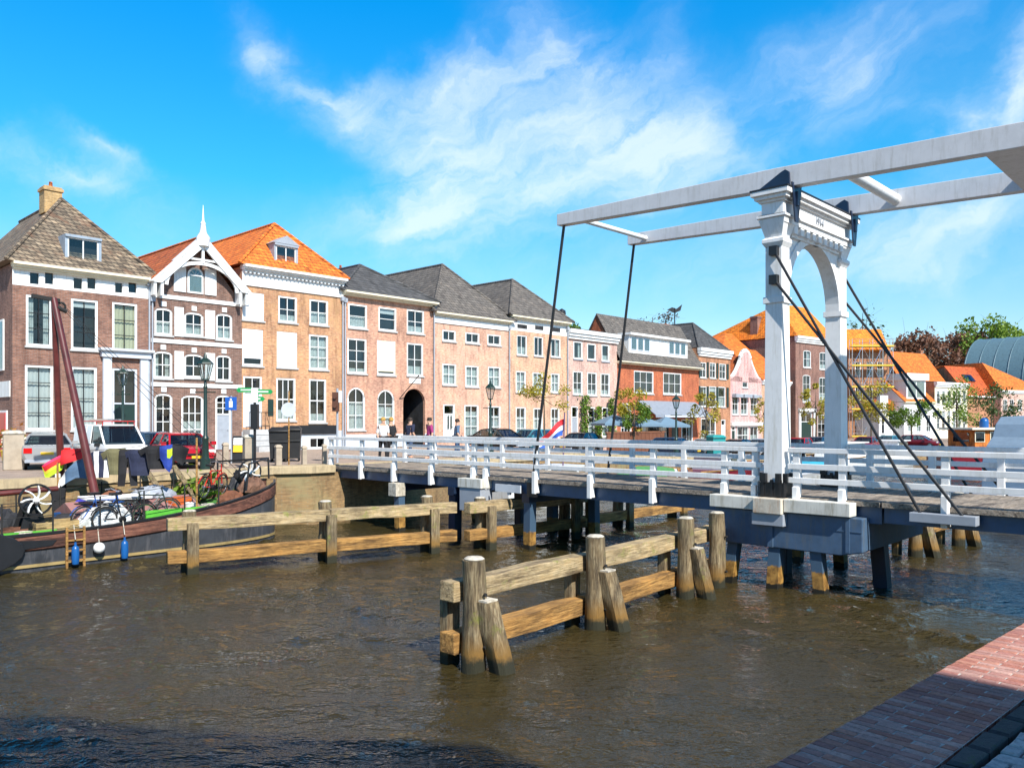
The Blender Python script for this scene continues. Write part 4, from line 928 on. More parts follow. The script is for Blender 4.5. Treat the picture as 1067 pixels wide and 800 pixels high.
# pier box and legs
m=MB();y0=.32;y1=-WB-.25
m.prism([(-1.95,y0,-.33),(1.35,y0,-.33),(1.35,y0,-1.1),(-1.5,y0,-1.12),(-1.95,y0,-1.02)],(0,y1-y0,0))
pb=m.build('pier_box',STEELB,br,.02)
m=MB();m.box(-.06,.06,.322,.36,-1.1,-.62);m.box(-1.7,-1.62,.322,.345,-1.05,-.35);m.box(-1.94,-1.3,.322,.332,-.62,-.6);m.build('stiffener_plate',STEELB,pb)
for a,b,z0,z1,e in((.32,1.42,-.31,-.03,.46),(-.34,.31,-.36,-.03,.56),(-1.75,-.35,-.31,-.03,.46)):
    for s in(0,1):
        m=MB();ya,yb=(.1,e) if s==0 else (-WB-e,-WB-.1);m.box(a,b,ya,yb,z0,z1);m.build('coping_block',paint('coping_block_rusty',(.55,.5,.42),.8,.2,dirt=(.36,.15,.035),scale=4) if a==-.34 else paint('coping_block_white',(.62,.61,.56),.7,.1,dirt=(.3,.27,.2)) if 'coping_block_white' not in MATS else MATS['coping_block_white'],br,.015)
m=MB();m.box(-.36,.36,.1,.5,-.62,-.361);m.build('corbel',GREYP,br,.01)
LEGM=None
def legmat():
    mm,nt,b=newmat('steel_pile');geo=N(nt,'ShaderNodeNewGeometry');sp=N(nt,'ShaderNodeSeparateXYZ');L(nt,geo.outputs['Position'],sp.inputs[0])
    v=geo.outputs['Position'];ad=N(nt,'ShaderNodeMath',operation='MULTIPLY_ADD');L(nt,noise(nt,v,7,5,.7),ad.inputs[0]);ad.inputs[1].default_value=-.22;L(nt,sp.outputs[2],ad.inputs[2])
    rust=ramp(nt,noise(nt,v,6,6,.7),[(.35,(.12,.06,.015)),(.6,(.36,.2,.05))])
    c=mixc(nt,ramp(nt,ad.outputs[0],[(.34,(0,0,0)),(.38,(1,1,1))]),rust,(.045,.085,.14));c=mixc(nt,ramp(nt,ad.outputs[0],[(-.06,(1,1,1)),(.0,(0,0,0))]),c,(.015,.013,.008))
    L(nt,c,b.inputs['Base Color']);b.inputs['Roughness'].default_value=.5;return mm
LEGM=legmat()
def leg(name,a,b,w=.24,mat=None):
    m=MB();m.bar(a,b,w,w,0,(1,0,0));return m.build(name,mat or LEGM,br,.01)
for y,dy in((.12,.12),(-WB-.05,-.12)):
    leg('pier_leg',(.95,y,-1.05),(1.12,y+dy,-2.8));leg('pier_leg',(-.05,y,-1.05),(-.05,y+dy*2,-2.8),.27);leg('pier_leg',(-.95,y,-1.1),(-1.15,y+dy,-2.8),.25)
leg('pier_leg',(-1.6,-1.6,-1.0),(-1.75,-1.6,-2.8),.3,NAVY);leg('pier_leg',(.6,-1.6,-1.0),(.6,-1.6,-2.8),.3,NAVY)
# trestles below the fixed spans
for y in(-.15,-WB+.15):
    s=1 if y>-1 else -1
    for t,w in((7.5,.26),(10.65,.3)):
        leg('trestle_pile',(t,y,-.42),(t,y+s*.05,-2.9),w,NAVY if t>8 else None)
    leg('trestle_pile',(9.3,y+s*.12,-.9),(9.3,y+s*.12,-2.9),.28);leg('trestle_pile',(13.2,y+s*.2,-.6),(12.95,y+s*.35,-2.9),.26)
    m=MB();m.box(9.0,9.9,y+s*.28-.25,y+s*.28+.25,-1.05,-.36);m.build('bracket',GREYP,br,.01);m=MB();m.box(8.95,9.95,y+s*.28-.28,y+s*.28+.28,-.355,-.08);m.build('coping_block',MATS['coping_block_white'],br,.01)
    m=MB();m.box(13.0,13.4,y+s*.3-.2,y+s*.3+.2,-.85,-.42);m.build('bracket',W_CAP,br,.01)
for t in(7.5,10.65,13.2):
    m=MB();m.box(t-.14,t+.14,-WB-.05,.05,-.68,-.425);m.build('cross_beam',NAVY,br)
m=MB();m.box(7.6,8.6,.12,.16,-.42,-.2);m.box(8.05,8.15,.05,.12,-.5,-.2);m.build('service_duct',LGREY,br)
# brick abutment under the far end
ab=MB();a0=quay(-3.2,0);
o=thing('bridge_abutment','tan brick abutment with pale coping carrying the far bridge end','abutment',(P0.x,P0.y,0),ang(D2))
m=MB();m.loft([[(-2.6,.2,z0),(-1.2,-.55,z0),(4.6,-.55,z0),(6.2,.2,z0)] for z0 in(-1,1.78)]);m.build('wall',QUAYB,o)
m=MB();m.loft([[(-2.8,.5,z0),(-2.7,.1,z0),(-1.25,-.67,z0),(-.25,-.67,z0),(-.25,.5,z0)] for z0 in(1.781,2.05)]);m.build('coping',M_QCOPE,o,.02);m=MB();m.loft([[(3.6,.5,z0),(3.6,-.67,z0),(4.65,-.67,z0),(6.3,.1,z0),(6.3,.5,z0)] for z0 in(1.781,2.05)]);m.build('coping',M_QCOPE,o,.02)
# ------------------------------------------------------------------ timber fenders
def fender(label,A,Bp,posts,zu,zl,rak=0,side_=-1,grp='timber guide fences in the water',lw=.3,zt=2.0,caps=True,offs=0.0):
    A=Vector(A);Bp=Vector(Bp);d=(Bp-A);Ln=d.length
    r=thing('guide_fender',label,'fender',(A.x,A.y,0),ang(d),grp)
    rakes=any('r' in k for _,k in posts)
    for z,mt in((zu,W_BEAM),(zl,W_OR)):
        m=MB();cuts=[-.24 if rakes else -.55]+[p for p,_ in posts[1:-1]][:1]+[Ln+.4]
        for a,b in zip(cuts[:-1],cuts[1:]):
            n=max(2,int((b-a)/.6));rings=[]
            for i in range(n+1):
                x=a+.004+(b-a-.008)*i/n;w=lw/2+random.uniform(-.008,.008);k=random.uniform(-.012,.012)
                rings.append([(x,offs-w,z-w+k),(x,offs+w,z-w+k),(x,offs+w,z+w+k),(x,offs-w,z+w+k)])
            m.loft(rings)
        m.build('upper_beam' if z==zu else 'lower_beam',mt,r,.02)
    for x,kind in posts:
        y=offs+side_*(lw/2+.19);h=zt+random.uniform(-.06,.06)
        m=MB();rings=[];n=8;nn=10
        for i in range(n+1):
            z=-1.2+(h+1.2)*i/n;rr=.178*(1.12-.16*i/n)*random.uniform(.98,1.02)
            rings.append([(x+.02*math.sin(i*1.3)+(rr+random.uniform(-.008,.008))*math.cos(2*PI*(j+.5)/nn),y+(rr+random.uniform(-.008,.008))*math.sin(2*PI*(j+.5)/nn),z) for j in range(nn)])
        m.loft(rings,0,True)
        p=m.build('pile',W_GREY,r)
        if caps:
            m=MB();m.lathe([(.15,h+.004),(.155,h+.015),(.12,h+.04),(.02,h+.05)],10,(x,y,0));m.build('pile_cap',W_CAP,p)
        m=MB();m.box(x-.13,x+.13,offs-side_*(lw/2+.02)-.09,offs-side_*(lw/2+.02)+.09,-1.2,zu+.02) if kind!='s' else None
        if m.v:m.build('back_pile',W_GREY,r,.015)
        if 'r' in kind:
            q=Vector((x+.05,y+side_*.19,1.02));e=Vector((x+.34,y+side_*.56,-1.0));m=MB();dd=(e-q)
            rings=[]
            for i in range(7):
                c=q+dd*i/6;w=.15+.035*i/6
                rings.append([c+Vector((sx*w+random.uniform(-.012,.012),sy*w,.0)) for sx,sy in((-1,-.6),(-.6,-1),(.6,-1),(1,-.6),(1,.6),(.6,1),(-.6,1),(-1,.6))])
            m.loft(rings,0,True);k=m.build('raking_strut',W_GREY,r);m=MB();m.box(q.x-.12,q.x+.12,q.y-.12,q.y+.12,q.z+.003,q.z+.03);m.build('pile_cap',W_CAP,k)
        for z in(zu,zl):
            m=MB();m.tube((x,y+side_*.2,z),(x,y+side_*.235,z),.028,n=8);m.build('bolt',RUBBER,p)
    return r
fender('weathered fender nearest the camera with leaning struts and cross beams',(-.81,12.06),(4.28,17.97),[(0,'r'),(3.1,'r'),(6.35,'r'),(7.75,'s')],1.12,.36,zt=1.62)
fender('long low timber fender in front of the barge bow',(-7.65,19.25),(-1.95,22.5),[(0,'n'),(3.35,'n'),(6.25,'n')],1.2,.42,side_=1,zt=1.5,offs=0)
fender('short timber fender under the bridge beyond the long low one',(-.85,22.95),(2.0,25.4),[(.2,'n'),(3.6,'n')],1.2,.42,side_=1,zt=1.45)
fender('far timber fender leading away beyond the bridge with tan beams',(2.4,26.3),(6.6,30.6),[(0,'n'),(2.2,'n'),(5.6,'n')],1.15,.4,side_=1,zt=1.5,caps=False)
fender('timber fender seen under the right span behind the pier',(10.6,21.95),(13.0,23.95),[(.1,'r'),(2.9,'r')],1.0,.62,zt=1.5)
# ------------------------------------------------------------------ barge
bc=quay(-3.54,-1.9)
BZ=ang(D2)
def bw(x,y,z): p=bc+D2*x+B2*y;return Vector((p.x,p.y,z))
bg=thing('barge','old black sailing barge with brown wale and cluttered deck moored at the quay','barge',(bc.x,bc.y,0),BZ,None)
def hullw(x):   # half width along the length (bow at x=0)
    t=min(1,max(0,-x/3.2));return 1.5*math.sqrt(max(.0,1-(1-t)**2.2))+.05
def sheer(x): t=max(0,1+x/7.5);return .92+.88*t**2.2
xs=[-20,-17,-14,-11,-9,-7,-5.5,-4.2,-3.2,-2.4,-1.7,-1.1,-.6,-.25,-.04]
def ringh(x,zz): return None
m=MB();rings=[]
for x in xs:
    w=hullw(x);s=sheer(x);k=.0
    rings.append([(x,-w*.86,-.6),(x,-w*.97,.1),(x,-w,s-.42),(x,-w,s-.42),(x,w,s-.42),(x,w*.97,.1),(x,w*.86,-.6)])
m.loft(rings,0,True)
M_HULL=paint('tarred_hull',(.045,.05,.06),.45,.3,dirt=(.1,.1,.11),scale=1.5)
m.build('hull',M_HULL,bg)
m=MB()
for sg in(-1,1):
    m.loft([[(x,sg*(hullw(x)+.015),sheer(x)-.42),(x,sg*(hullw(x)+.06),sheer(x)-.38),(x,sg*(hullw(x)+.06),sheer(x)-.1),(x,sg*(hullw(x)-.0),sheer(x)-.06),(x,sg*(hullw(x)-.08),sheer(x)-.06),(x,sg*max(.0,hullw(x)-.08),sheer(x)-.42)] for x in xs],0,True)
m.build('wale',W_WALE,bg)
m=MB()
for sg in(-1,1):m.loft([[(x,sg*(hullw(x)+.05),sheer(x)-.058),(x,sg*(hullw(x)+.05),sheer(x)+.0),(x,sg*max(0,hullw(x)-.1),sheer(x)+.0),(x,sg*max(0,hullw(x)-.1),sheer(x)-.058)] for x in xs])
m.build('rail_cap',BLACK,bg)
m=MB()
for sg in(-1,1):m.loft([[(x,sg*(hullw(x)*.985+.012),.10),(x,sg*(hullw(x)*.985+.012),.17),(x,sg*hullw(x)*.96,.17),(x,sg*hullw(x)*.96,.1)] for x in xs])
m.build('waterline_stripe',paint('ochre_stripe',(.3,.22,.09),.6,.2),bg)
m=MB();m.loft([[(x,-hullw(x)+.09,sheer(x)-.3),(x,hullw(x)-.09,sheer(x)-.3),(x,hullw(x)-.09,sheer(x)-.36),(x,-hullw(x)+.09,sheer(x)-.36)] for x in xs[:-2]]);m.build('deck',paint('green_deck_paint',(.05,.2,.03),.6,.25,dirt=(.1,.12,.1)),bg)
# low coaming strips in bright green, hatch roof
GRN=paint('bright_green_paint',(.1,.42,.04),.45,.1)
m=MB();m.box(-4.4,-1.9,-1.15,-1.08,.75,1.2);m.box(-9.5,-6.6,-1.15,-1.08,.62,.92);m.build('coaming_board',GRN,bg)
m=MB();m.prism([(-6.0,-.6,.7),(-6.0,1.05,.7),(-6.0,1.05,1.15),(-6.0,.2,1.45),(-6.0,-.6,1.15)],(3.4,0,0));m.build('hatch_cover',paint('faded_red_hatch',(.28,.13,.12),.7,.2,dirt=(.2,.16,.15)),bg)
m=MB();m.box(-12.5,-7.9,-.9,1.0,.6,1.25);m.box(-12.6,-7.8,-1.0,1.1,1.251,1.32);m.build('deckhouse',paint('red_deckhouse',(.33,.09,.05),.6,.2),bg)
m=MB();m.prism([(-2.0,-.75,1.0),(-2.0,.75,1.0),(-.5,.35,1.35),(-.5,-.35,1.35)],(0,0,.02))
m.build('fore_deck',paint('fore_deck_grey',(.55,.56,.58),.6,.1),bg)
# bow stanchion rail
m=MB();m.path([bw_ for bw_ in((-1.4,-1.0,1.55),(-1.3,-1.0,2.35),(-.1,-.0,2.45),(-.08,0,1.8))],.03,6);m.path([(-.1,0,2.45),(-1.3,1.0,2.35),(-1.3,1.0,1.5)],.03,6);m.build('bow_rail',BLACK,bg)
m=MB()
for x in(-9,-7.9,-6.8,-5.7,-4.6,-3.5,-2.5):m.tube((x,-hullw(x)+.05,sheer(x)),(x,-hullw(x)+.05,sheer(x)+.75),.02,n=6);m.tube((x,hullw(x)-.05,sheer(x)),(x,hullw(x)-.05,sheer(x)+.85),.02,n=6)
for sg in(-1,1):
    for z in(.4,.75):m.path([(x,sg*(hullw(x)-.05),sheer(x)+z) for x in(-9,-7.9,-6.8,-5.7,-4.6,-3.5,-2.5)],.009,5)
m.build('guard_wire',RUBBER,bg)
# leeboard
m=MB();pts=[(-9.2+1.75*math.cos(a)*(1 if math.cos(a)>0 else 1.4),-1.68,.55+.62*math.sin(a)) for a in [2*PI*i/24 for i in range(24)]]
m.prism(pts,(0,.1,0));m.build('leeboard',BLACK,bg,.02)
m=MB();m.prism([(-7.6,-1.63,.78),(-6.75,-1.63,.72),(-6.85,-1.63,.6),(-7.6,-1.63,.55)],(0,.04,0));m.build('name_board',BLACK,bg)
def towinch(z):return z
def winch(loc,rz,label,s=1.0):
    t=thing('winch',label,'winch',loc,rz,'barge winches with white flower wheels')
    m=MB();m.box(-.1,.1,-.35,.35,0,.12)
    for y in(-.28,.28):m.prism([(-.3,y,.0),(.3,y,0),(.08,y,.75),(-.08,y,.75)],(0,.04,0))
    m.build('frame',BLACK,t);m=MB();m.tube((0,-.3,.5),(0,.3,.5),.14,n=12);m.tube((0,-.55,.62),(0,.55,.62),.04,n=8);m.build('drum',RUBBER,t)
    for y in(-.45,):
        m=MB();n=24;m.torus((0,y,.72),(0,1,0),.36*s,.03,24,6);wv_=m.build('rim',BLACK,t)
        m=MB()
        for i in range(7):
            a=2*PI*i/7
            P=[Vector((r_*math.cos(a+r_*1.6),y-.015,.72+r_*math.sin(a+r_*1.6))) for r_ in(.05*s,.14*s,.24*s,.34*s)]
            for p,q,wd in zip(P[:-1],P[1:],(.06,.08,.07)):m.bar(p,q,.03,wd*s,0,(0,1,0))
        m.tube((0,y-.04,.72),(0,y+.03,.72),.07*s,n=10);m.build('spokes',WHITE,wv_)
    return t
winch(bw(-.95,.05,1.35),BZ,'anchor winch with white flower spoked wheel at the barge bow')
winch(bw(-7.0,-.45,.95),BZ,'winch with white flower wheel beside the wooden crate on the left',1.05)
m=MB()
# sheerlegs (a mast of two spars)
sp=thing('sheerlegs_mast','two maroon wooden spars meeting at the top, standing on the barge','mast',bw(-7.2,.2,.8),BZ)
def loc_(p):q=Vector((p.x,p.y))-Vector((sp.location.x,sp.location.y));return Vector((q.dot(D2),q.dot(B2),p.z-sp.location.z))
top=loc_(pw(56,311,22.6));b1=loc_(pw(100,520,22.2));b2=loc_(pw(64,500,23.3))
for b,rr in((b1,.115),(b2,.1)):
    m=MB();m.tube(b,top,rr,rr*.75,n=12);m.build('spar',MAROON,sp)
m=MB();m.bar(top+Vector((-.55,0,.02)),top+Vector((.15,0,-.05)),.12,.1);m.tube(top+Vector((.05,-.1,-.25)),top+Vector((.3,-.1,-.35)),.06,n=8);m.torus(top+Vector((.2,0,-.2)),(0,1,0),.1,.03);m.build('block',RUBBER,sp)
m=MB()
for dx in(.25,.45,.6):m.tube(top+Vector((dx*.3,0,-.1)),loc_(bw(-2.0+dx*2,.3,1.9)),.008,n=5)
m.build('rigging',RUBBER,sp)
# boarding ladder, fenders, ball
ld=thing('ladder','wooden rung ladder hanging on the black barge side','ladder',bw(-6.33,-1.56,-.25),BZ)
m=MB()
for x in(-.2,.2):m.box(x-.025,x+.025,-.1,-.05,0,1.25)
m.build('rail',W_OR,ld)
for i in range(5):
    m=MB();m.box(-.2,.2,-.1,-.06,.15+.25*i,.19+.25*i);m.build('rung',W_OR,ld)
FB=paint('blue_vinyl',(.008,.09,.3),.35,.1)
for x,z,lab in((-6.36,.3,'blue boat fender hanging in front of the wooden ladder'),(-5.18,.3,'blue boat fender hanging right of the white ball on the barge')):
    t=thing('boat_fender',lab,'boat fender',bw(x,-1.72,z),BZ,'blue fenders on the barge side');m=MB()
    m.lathe([(.02,-.25),(.075,-.21),(.09,-.12),(.09,.15),(.075,.21),(.03,.25),(.025,.33)],14);m.build('body',FB,t);m=MB();m.tube((0,0,.4),(0,.12,.75),.012,n=6);m.build('rope',W_CAP,t)
t=thing('boat_fender','round white ball fender between the two blue ones','boat fender',bw(-5.79,-1.68,.42),BZ);m=MB();m.sphere((0,0,0),.14,14,10);m.build('body',WHITE,t);m=MB();m.tube((0,0,.14),(0,.1,.5),.012,n=6);m.build('rope',W_CAP,t)
# bicycle ---------------------------------------------------------------
def bicycle(loc,rz,label,cl,tilt=0):
    t=thing('bicycle',label,'bicycle',loc,rz,'bicycles on the barge and bridge',(tilt,0))
    for x in(-.52,.52):
        m=MB();m.torus((x,0,.34),(0,1,0),.32,.022,22,6);w=m.build('wheel',RUBBER,t)
        m=MB();m.torus((x,0,.34),(0,1,0),.295,.012,20,5)
        for i in range(12):a=2*PI*i/12;m.tube((x,0,.34),(x+.29*math.cos(a),0,.34+.29*math.sin(a)),.004,n=4)
        m.tube((x,-.05,.34),(x,.05,.34),.03,n=8);m.build('rim',CHROME,w)
        m=MB();P=[(x+.37*math.cos(a),0,.34+.37*math.sin(a)) for a in [R(20+14*i) for i in range(11)]];m.path(P,.018,5);m.build('mudguard',cl,t)
    m=MB();a=(-.52,0,.34);bb=(-.08,0,.3);c=(-.22,0,.82);d=(.4,0,.85)
    for p,q in((a,bb),(a,c),(bb,c),(bb,d),(c,(.41,0,.78)),(d,(.52,0,.34)),(c,(-.25,0,.95)),(d,(.36,0,1.0))):m.tube(p,q,.018,n=6)
    m.build('frame',cl,t)
    m=MB();m.path([(.2,-.28,1.02),(.34,-.2,1.05),(.36,0,1.02),(.34,.2,1.05),(.2,.28,1.02)],.014,6);m.build('handlebar',CHROME,t)
    m=MB();m.prism([(-.4,-.09,.96),(-.4,.09,.96),(-.1,.02,.96),(-.1,-.02,.96)],(0,0,.06));m.build('saddle',BLACK,t)
    m=MB();m.box(-.75,-.3,-.07,.07,.74,.76);m.build('carrier',BLACK,t);m=MB();m.tube((-.08,-.1,.3),(-.08,.1,.3),.09,n=12);m.build('chainring',BLACK,t)
    return t
bicycle(bw(-4.9,-.95,.72),BZ+.05,'black bicycle leaning on the barge rail by the silver tarp',BLACK,.08)
bicycle(bw(-4.15,-.7,.78),BZ-.12,'dark green bicycle farthest right among the barge bicycles',DGREEN,-.1)
bicycle(bw(-5.35,-.6,.74),BZ+.2,'blue framed bicycle half hidden behind the silver tarp',paint('blue_frame',(.02,.08,.3),.4),.1)
bicycle(bw(-1.75,.45,1.3),BZ+.6,'bicycle standing at the barge bow by the anchor winch',RED,.1)
# clutter on deck: tarp, crate, baskets, plants
def blobmesh(w,d,h,seed,n=9):
    rn=random.Random(seed);m=MB();rings=[]
    for i in range(n+1):
        x=-w/2+w*i/n;e=math.sin(PI*(i+.3)/(n+.6))**.5;r=[]
        for j in range(11):
            a=PI*j/10;r.append((x+rn.uniform(-.03,.03),-d/2*math.cos(a)*e*rn.uniform(.85,1.1),h*math.sin(a)**.7*e*rn.uniform(.8,1.1)))
        rings.append(r)
    m.loft(rings,0,False);return m
SILV=paint('silver_tarp',(.55,.57,.58),.35,.3,scale=7)
t=blobmesh(1.5,.9,.75,3).build('tarpaulin',SILV);t.location=bw(-5.25,-.6,.72);t.rotation_euler.z=BZ;tag(t,'crumpled silver tarpaulin covering things on the barge deck','tarpaulin')
t=MB();t.box(-.9,.9,-.3,.3,0,.06);t=t.build('white_board',WHITE,None,.02);t.location=bw(-4.8,-.1,1.5);t.rotation_euler=(.1,.03,BZ+.1);tag(t,'long white board lying over the silver tarp','board')
M_CRATE=wood('crate_wood',(.4,.28,.12),(.5,.37,.18),axis=(1,10,10))
def crate(loc,rz,label,s=1,mat=None):
    t=thing('crate',label,'crate',loc,rz,'boxes on the barge deck');m=MB()
    for z in(.02,.16,.3):
        for y in(-.28,.28):m.box(-.45*s,.45*s,y*s-.012,y*s+.012,z,z+.12)
        for x in(-.44,.44):m.box(x*s-.012,x*s+.012,-.266*s,.266*s,z,z+.12)
    m.build('slats',mat or M_CRATE,t);m=MB();m.box(-.43*s,.43*s,-.265*s,.265*s,.01,.05);m.build('bottom',mat or M_CRATE,t);return t
crate(bw(-6.55,-.75,.68),BZ,'pale slatted wooden crate on deck left of the ladder',1.1)
crate(bw(-3.1,-.2,1.0),BZ+.3,'orange plastic crate on the barge hatch',.7,paint('orange_plastic',(.55,.12,.02),.5))
crate(bw(-5.75,.4,.75),BZ+.3,'blue plastic crate at the foot of the spars',.8,FB)
def bundle(loc,label,mat,w,d,h,seed,cat='bundle',rz=0):
    o=blobmesh(w,d,h,seed).build('tarp_bundle',mat);o.location=loc;o.rotation_euler.z=BZ+rz;return tag(o,label,cat,'bundles on the barge deck')
bundle(bw(-3.6,.35,1.42),'blue grey cloth bundle on the faded hatch',GREYP,1.3,.7,.35,5);bundle(bw(-5.3,.9,1.0),'purple blue heap beside the sloping spar',paint('purple_cloth',(.04,.04,.35),.8),.7,.5,.5,6)
bundle(bw(-4.5,.95,1.0),'rust brown heap of nets behind the tarp',paint('rust_net',(.16,.06,.03),.9,.4),1.2,.6,.65,8);bundle(bw(-.85,-.35,1.45),'rusty chain heap under the anchor winch',paint('rust_chain',(.16,.08,.05),.8,.4),.9,.7,.5,9)
bundle(bw(-9.2,.2,1.3),'dark red heap on the deckhouse roof',paint('brown_cloth',(.22,.06,.04),.9,.3),1.0,.8,.25,10);bundle(bw(-4.5,.4,1.2),'orange cloth bundle behind the black bicycle',paint('orange_cloth',(.5,.13,.03),.9),.9,.5,.4,12)
# laundry -----------------------------------------------------------------
def cloth(name,label,cat,pts,cols,loc,rz,grp=None,amp=.05,split=None):
    """a hanging garment: outline in x-z, given a real fold relief and thickness"""
    m=MB();zs=[p[1] for p in pts];xs_=[p[0] for p in pts]
    n=14;x0,x1=min(xs_),max(xs_)
    def zr(x):
        z=[]
        for a,b in zip(pts,pts[1:]+pts[:1]):
            if (a[0]-x)*(b[0]-x)<=0 and a[0]!=b[0]:z.append(a[1]+(b[1]-a[1])*(x-a[0])/(b[0]-a[0]))
        return (min(z),max(z)) if z else (0,0)
    rows=6
    def P(i,j,s):
        x=x0+.001+(x1-x0-.002)*i/n;a,b=zr(x);z=a+(b-a)*j/rows;return (x,amp*math.sin(x*9+z*2)+.02*math.sin(z*11)+s*.012,z)
    for i in range(n):
        for j in range(rows):
            c=split(i/n,j/rows) if split else 0
            for s in(-1,1):m.quad(P(i,j,s),P(i+1,j,s),P(i+1,j+1,s),P(i,j+1,s),c)
    o=m.build(name,cols);o.location=loc;o.rotation_euler.z=rz
    return tag(o,label,cat,grp)
SH=[(-.45,-.15),(-.4,-.35),(-.24,-.2),(-.24,-.75),(.24,-.75),(.24,-.2),(.4,-.35),(.45,-.15),(.2,0),(-.2,0)]
PN=[(-.22,0),(-.26,-1.05),(-.06,-1.05),(0,-.3),(.06,-1.05),(.26,-1.05),(.22,0)]
OLIVE=paint('olive_cloth',(.13,.12,.06),.9,.15);NAVYC=paint('navy_cloth',(.015,.02,.05),.9,.2);BLKC=paint('black_cloth',(.012,.012,.015),.9,.2);WHC=paint('white_cloth',(.7,.7,.7),.9,.05);BLUC=paint('blue_cloth',(.012,.04,.26),.8,.1);LIME=paint('lime_cloth',(.45,.6,.02),.8,.1);PINK=paint('pink_cloth',(.7,.03,.12),.8,.1);YEL=paint('yellow_cloth',(.75,.6,.05),.8,.1);REDC=paint('red_cloth',(.6,.015,.02),.8,.1);SLATEC=paint('slate_cloth',(.07,.13,.22),.8,.2)
def lw_(u,v,Y=23.0):return pw(u,v,Y)
GL='laundry hanging over the barge deck'
cloth('shirt','white shirt with dark stripes hanging on the line by the van','shirt',SH,[WHC,NAVYC],lw_(106,470),.2,GL,split=lambda a,b:int(a*7)%2)
cloth('shirt','olive green shirt hanging between striped shirt and black trousers','shirt',SH,[OLIVE],lw_(122,467),.15,GL)
cloth('trousers','black trousers hanging on the laundry line','trousers',PN,[BLKC],lw_(133,468),.4,GL)
cloth('shirt','navy shirt with white sleeve hanging right of the black trousers','shirt',[(x*1.2,z*1.0) for x,z in SH],[NAVYC,WHC],lw_(146,468),.2,GL,split=lambda a,b:1 if a>.8 else 0)
cloth('wetsuit','black wetsuit hanging in front of the red car','wetsuit',[(x*1.1,z*.9) for x,z in SH],[BLKC],lw_(163,464),.3,GL,.08)
cloth('wetsuit','blue and black wetsuit with lime patch hanging beside the red car','wetsuit',[(-.34,-.06),(-.42,-.5),(-.25,-.35),(-.2,-.62),(-.02,-.8),(.1,-.45),(.32,-.62),(.5,-.12),(.15,.03)],[BLUC,BLKC,LIME],lw_(178,463),.3,GL,.08,split=lambda a,b:2 if .32<a<.45 and .45<b<.8 else (1 if a>.45 or a<.12 else 0))
ll=MB();P_=[lw_(60,482),lw_(82,470),lw_(106,468.5),lw_(133,466.5),lw_(163,462),lw_(178,461),lw_(205,456)]
ll.path([tuple(p) for p in P_],.008,5);tag(ll.build('laundry_line',BLACK),'thin laundry line sagging above the barge deck','rope')
for u,v,lab in((205,456,'slim tan pole holding the right end of the laundry line'),(60,482,'slim tan pole holding the left end of the laundry line')):
    m=MB();p=lw_(u,v);m.tube(p,(p.x,p.y,.85),.03,n=8);tag(m.build('laundry_pole',W_OR),lab,'pole')
cloth('striped_flag','pink yellow and green striped cloth hanging left of the spars','flag',[(-.35,-.15),(-.25,-.55),(.2,-.25),(.3,.2),(.1,.15)],[PINK,YEL,LIME,REDC],lw_(57,480),.1,GL,.06,split=lambda a,b:[2,1,3,0][min(3,int(b*4))])
cloth('red_towel','red cloth hanging right behind the vertical spar','towel',[(-.3,-.3),(-.25,.15),(.35,.2),(.3,-.1)],[REDC],lw_(74,474),.1,GL)
cloth('slate_towel','slate blue cloth with pale edge draped beside the sloping spar','towel',[(-.55,-.7),(-.4,-.75),(.1,-.45),(.4,-.5),(.42,.1),(.1,.05)],[SLATEC,WHC],lw_(76,481),.1,GL,.06,split=lambda a,b:1 if a<.3 else 0)
cloth('black_coat','black coat hanging upright on the barge deck by the crate','coat',[(-.18,-.9),(-.22,.2),(0,.35),(.22,.2),(.18,-.9)],[BLKC,WHC],lw_(60,505),.2,GL,.05,split=lambda a,b:1 if (.3<a<.6 and .75<b) else 0)
# plank pair against the quay and a green plant
for x,lab in((-3.0,'dark plank leaning from deck to quay, left of the pair'),(-2.1,'dark plank leaning from deck to quay beside the green plant')):
    m=MB();m.bar((0,0,0),(-.35,.9,1.05),.2,.05);o=m.build('leaning_plank',W_GREY,None,.01);o.location=bw(x,.7,1.2);o.rotation_euler.z=BZ;tag(o,lab,'plank')

m=MB();m.tube((0,0,0),(6.2,0,.25),.1,.07,12);o=m.build('spare_spar',MAROON,None);o.location=bw(-12.2,.75,1.55);o.rotation_euler.z=BZ;tag(o,'long maroon spar lying along the far side of the barge deck','spar')
DKT=paint('dark_tarp',(.02,.022,.028),.7,.3,scale=5)
bundle(bw(-.75,.35,1.45),'black tarp heap behind the anchor winch',DKT,1.0,.6,.6,21);bundle(bw(-6.1,-.15,.75),'black tarp heap between crate and silver tarp',DKT,.9,.6,.45,22);bundle(bw(-3.9,-.75,.8),'dark heap under the dark green bicycle',DKT,1.0,.4,.35,23);bundle(bw(-1.6,-.5,1.15),'rust coloured heap at the foot of the red bicycle',MATS['rust_net'],.9,.5,.4,24);bundle(bw(-7.6,.3,.95),'dark heap behind the left winch',DKT,1.2,.7,.5,25)
def coil(x,y,z,label,mat):
    m=MB()
    for i in range(5):m.torus((0,0,.03+.045*i),(0,0,1),.24-.012*i,.028,20,6)
    o=m.build('rope_coil',mat,None);o.location=bw(x,y,z);tag(o,label,'rope','rope coils on the barge')
coil(-2.5,-.85,1.0,'pale rope coil on the green deck by the rail',W_CAP);coil(-7.3,-1.0,.68,'pale rope coil beside the wooden crate',W_CAP);coil(-5.0,.3,1.15,'orange rope coil in the middle of the deck',W_OR)
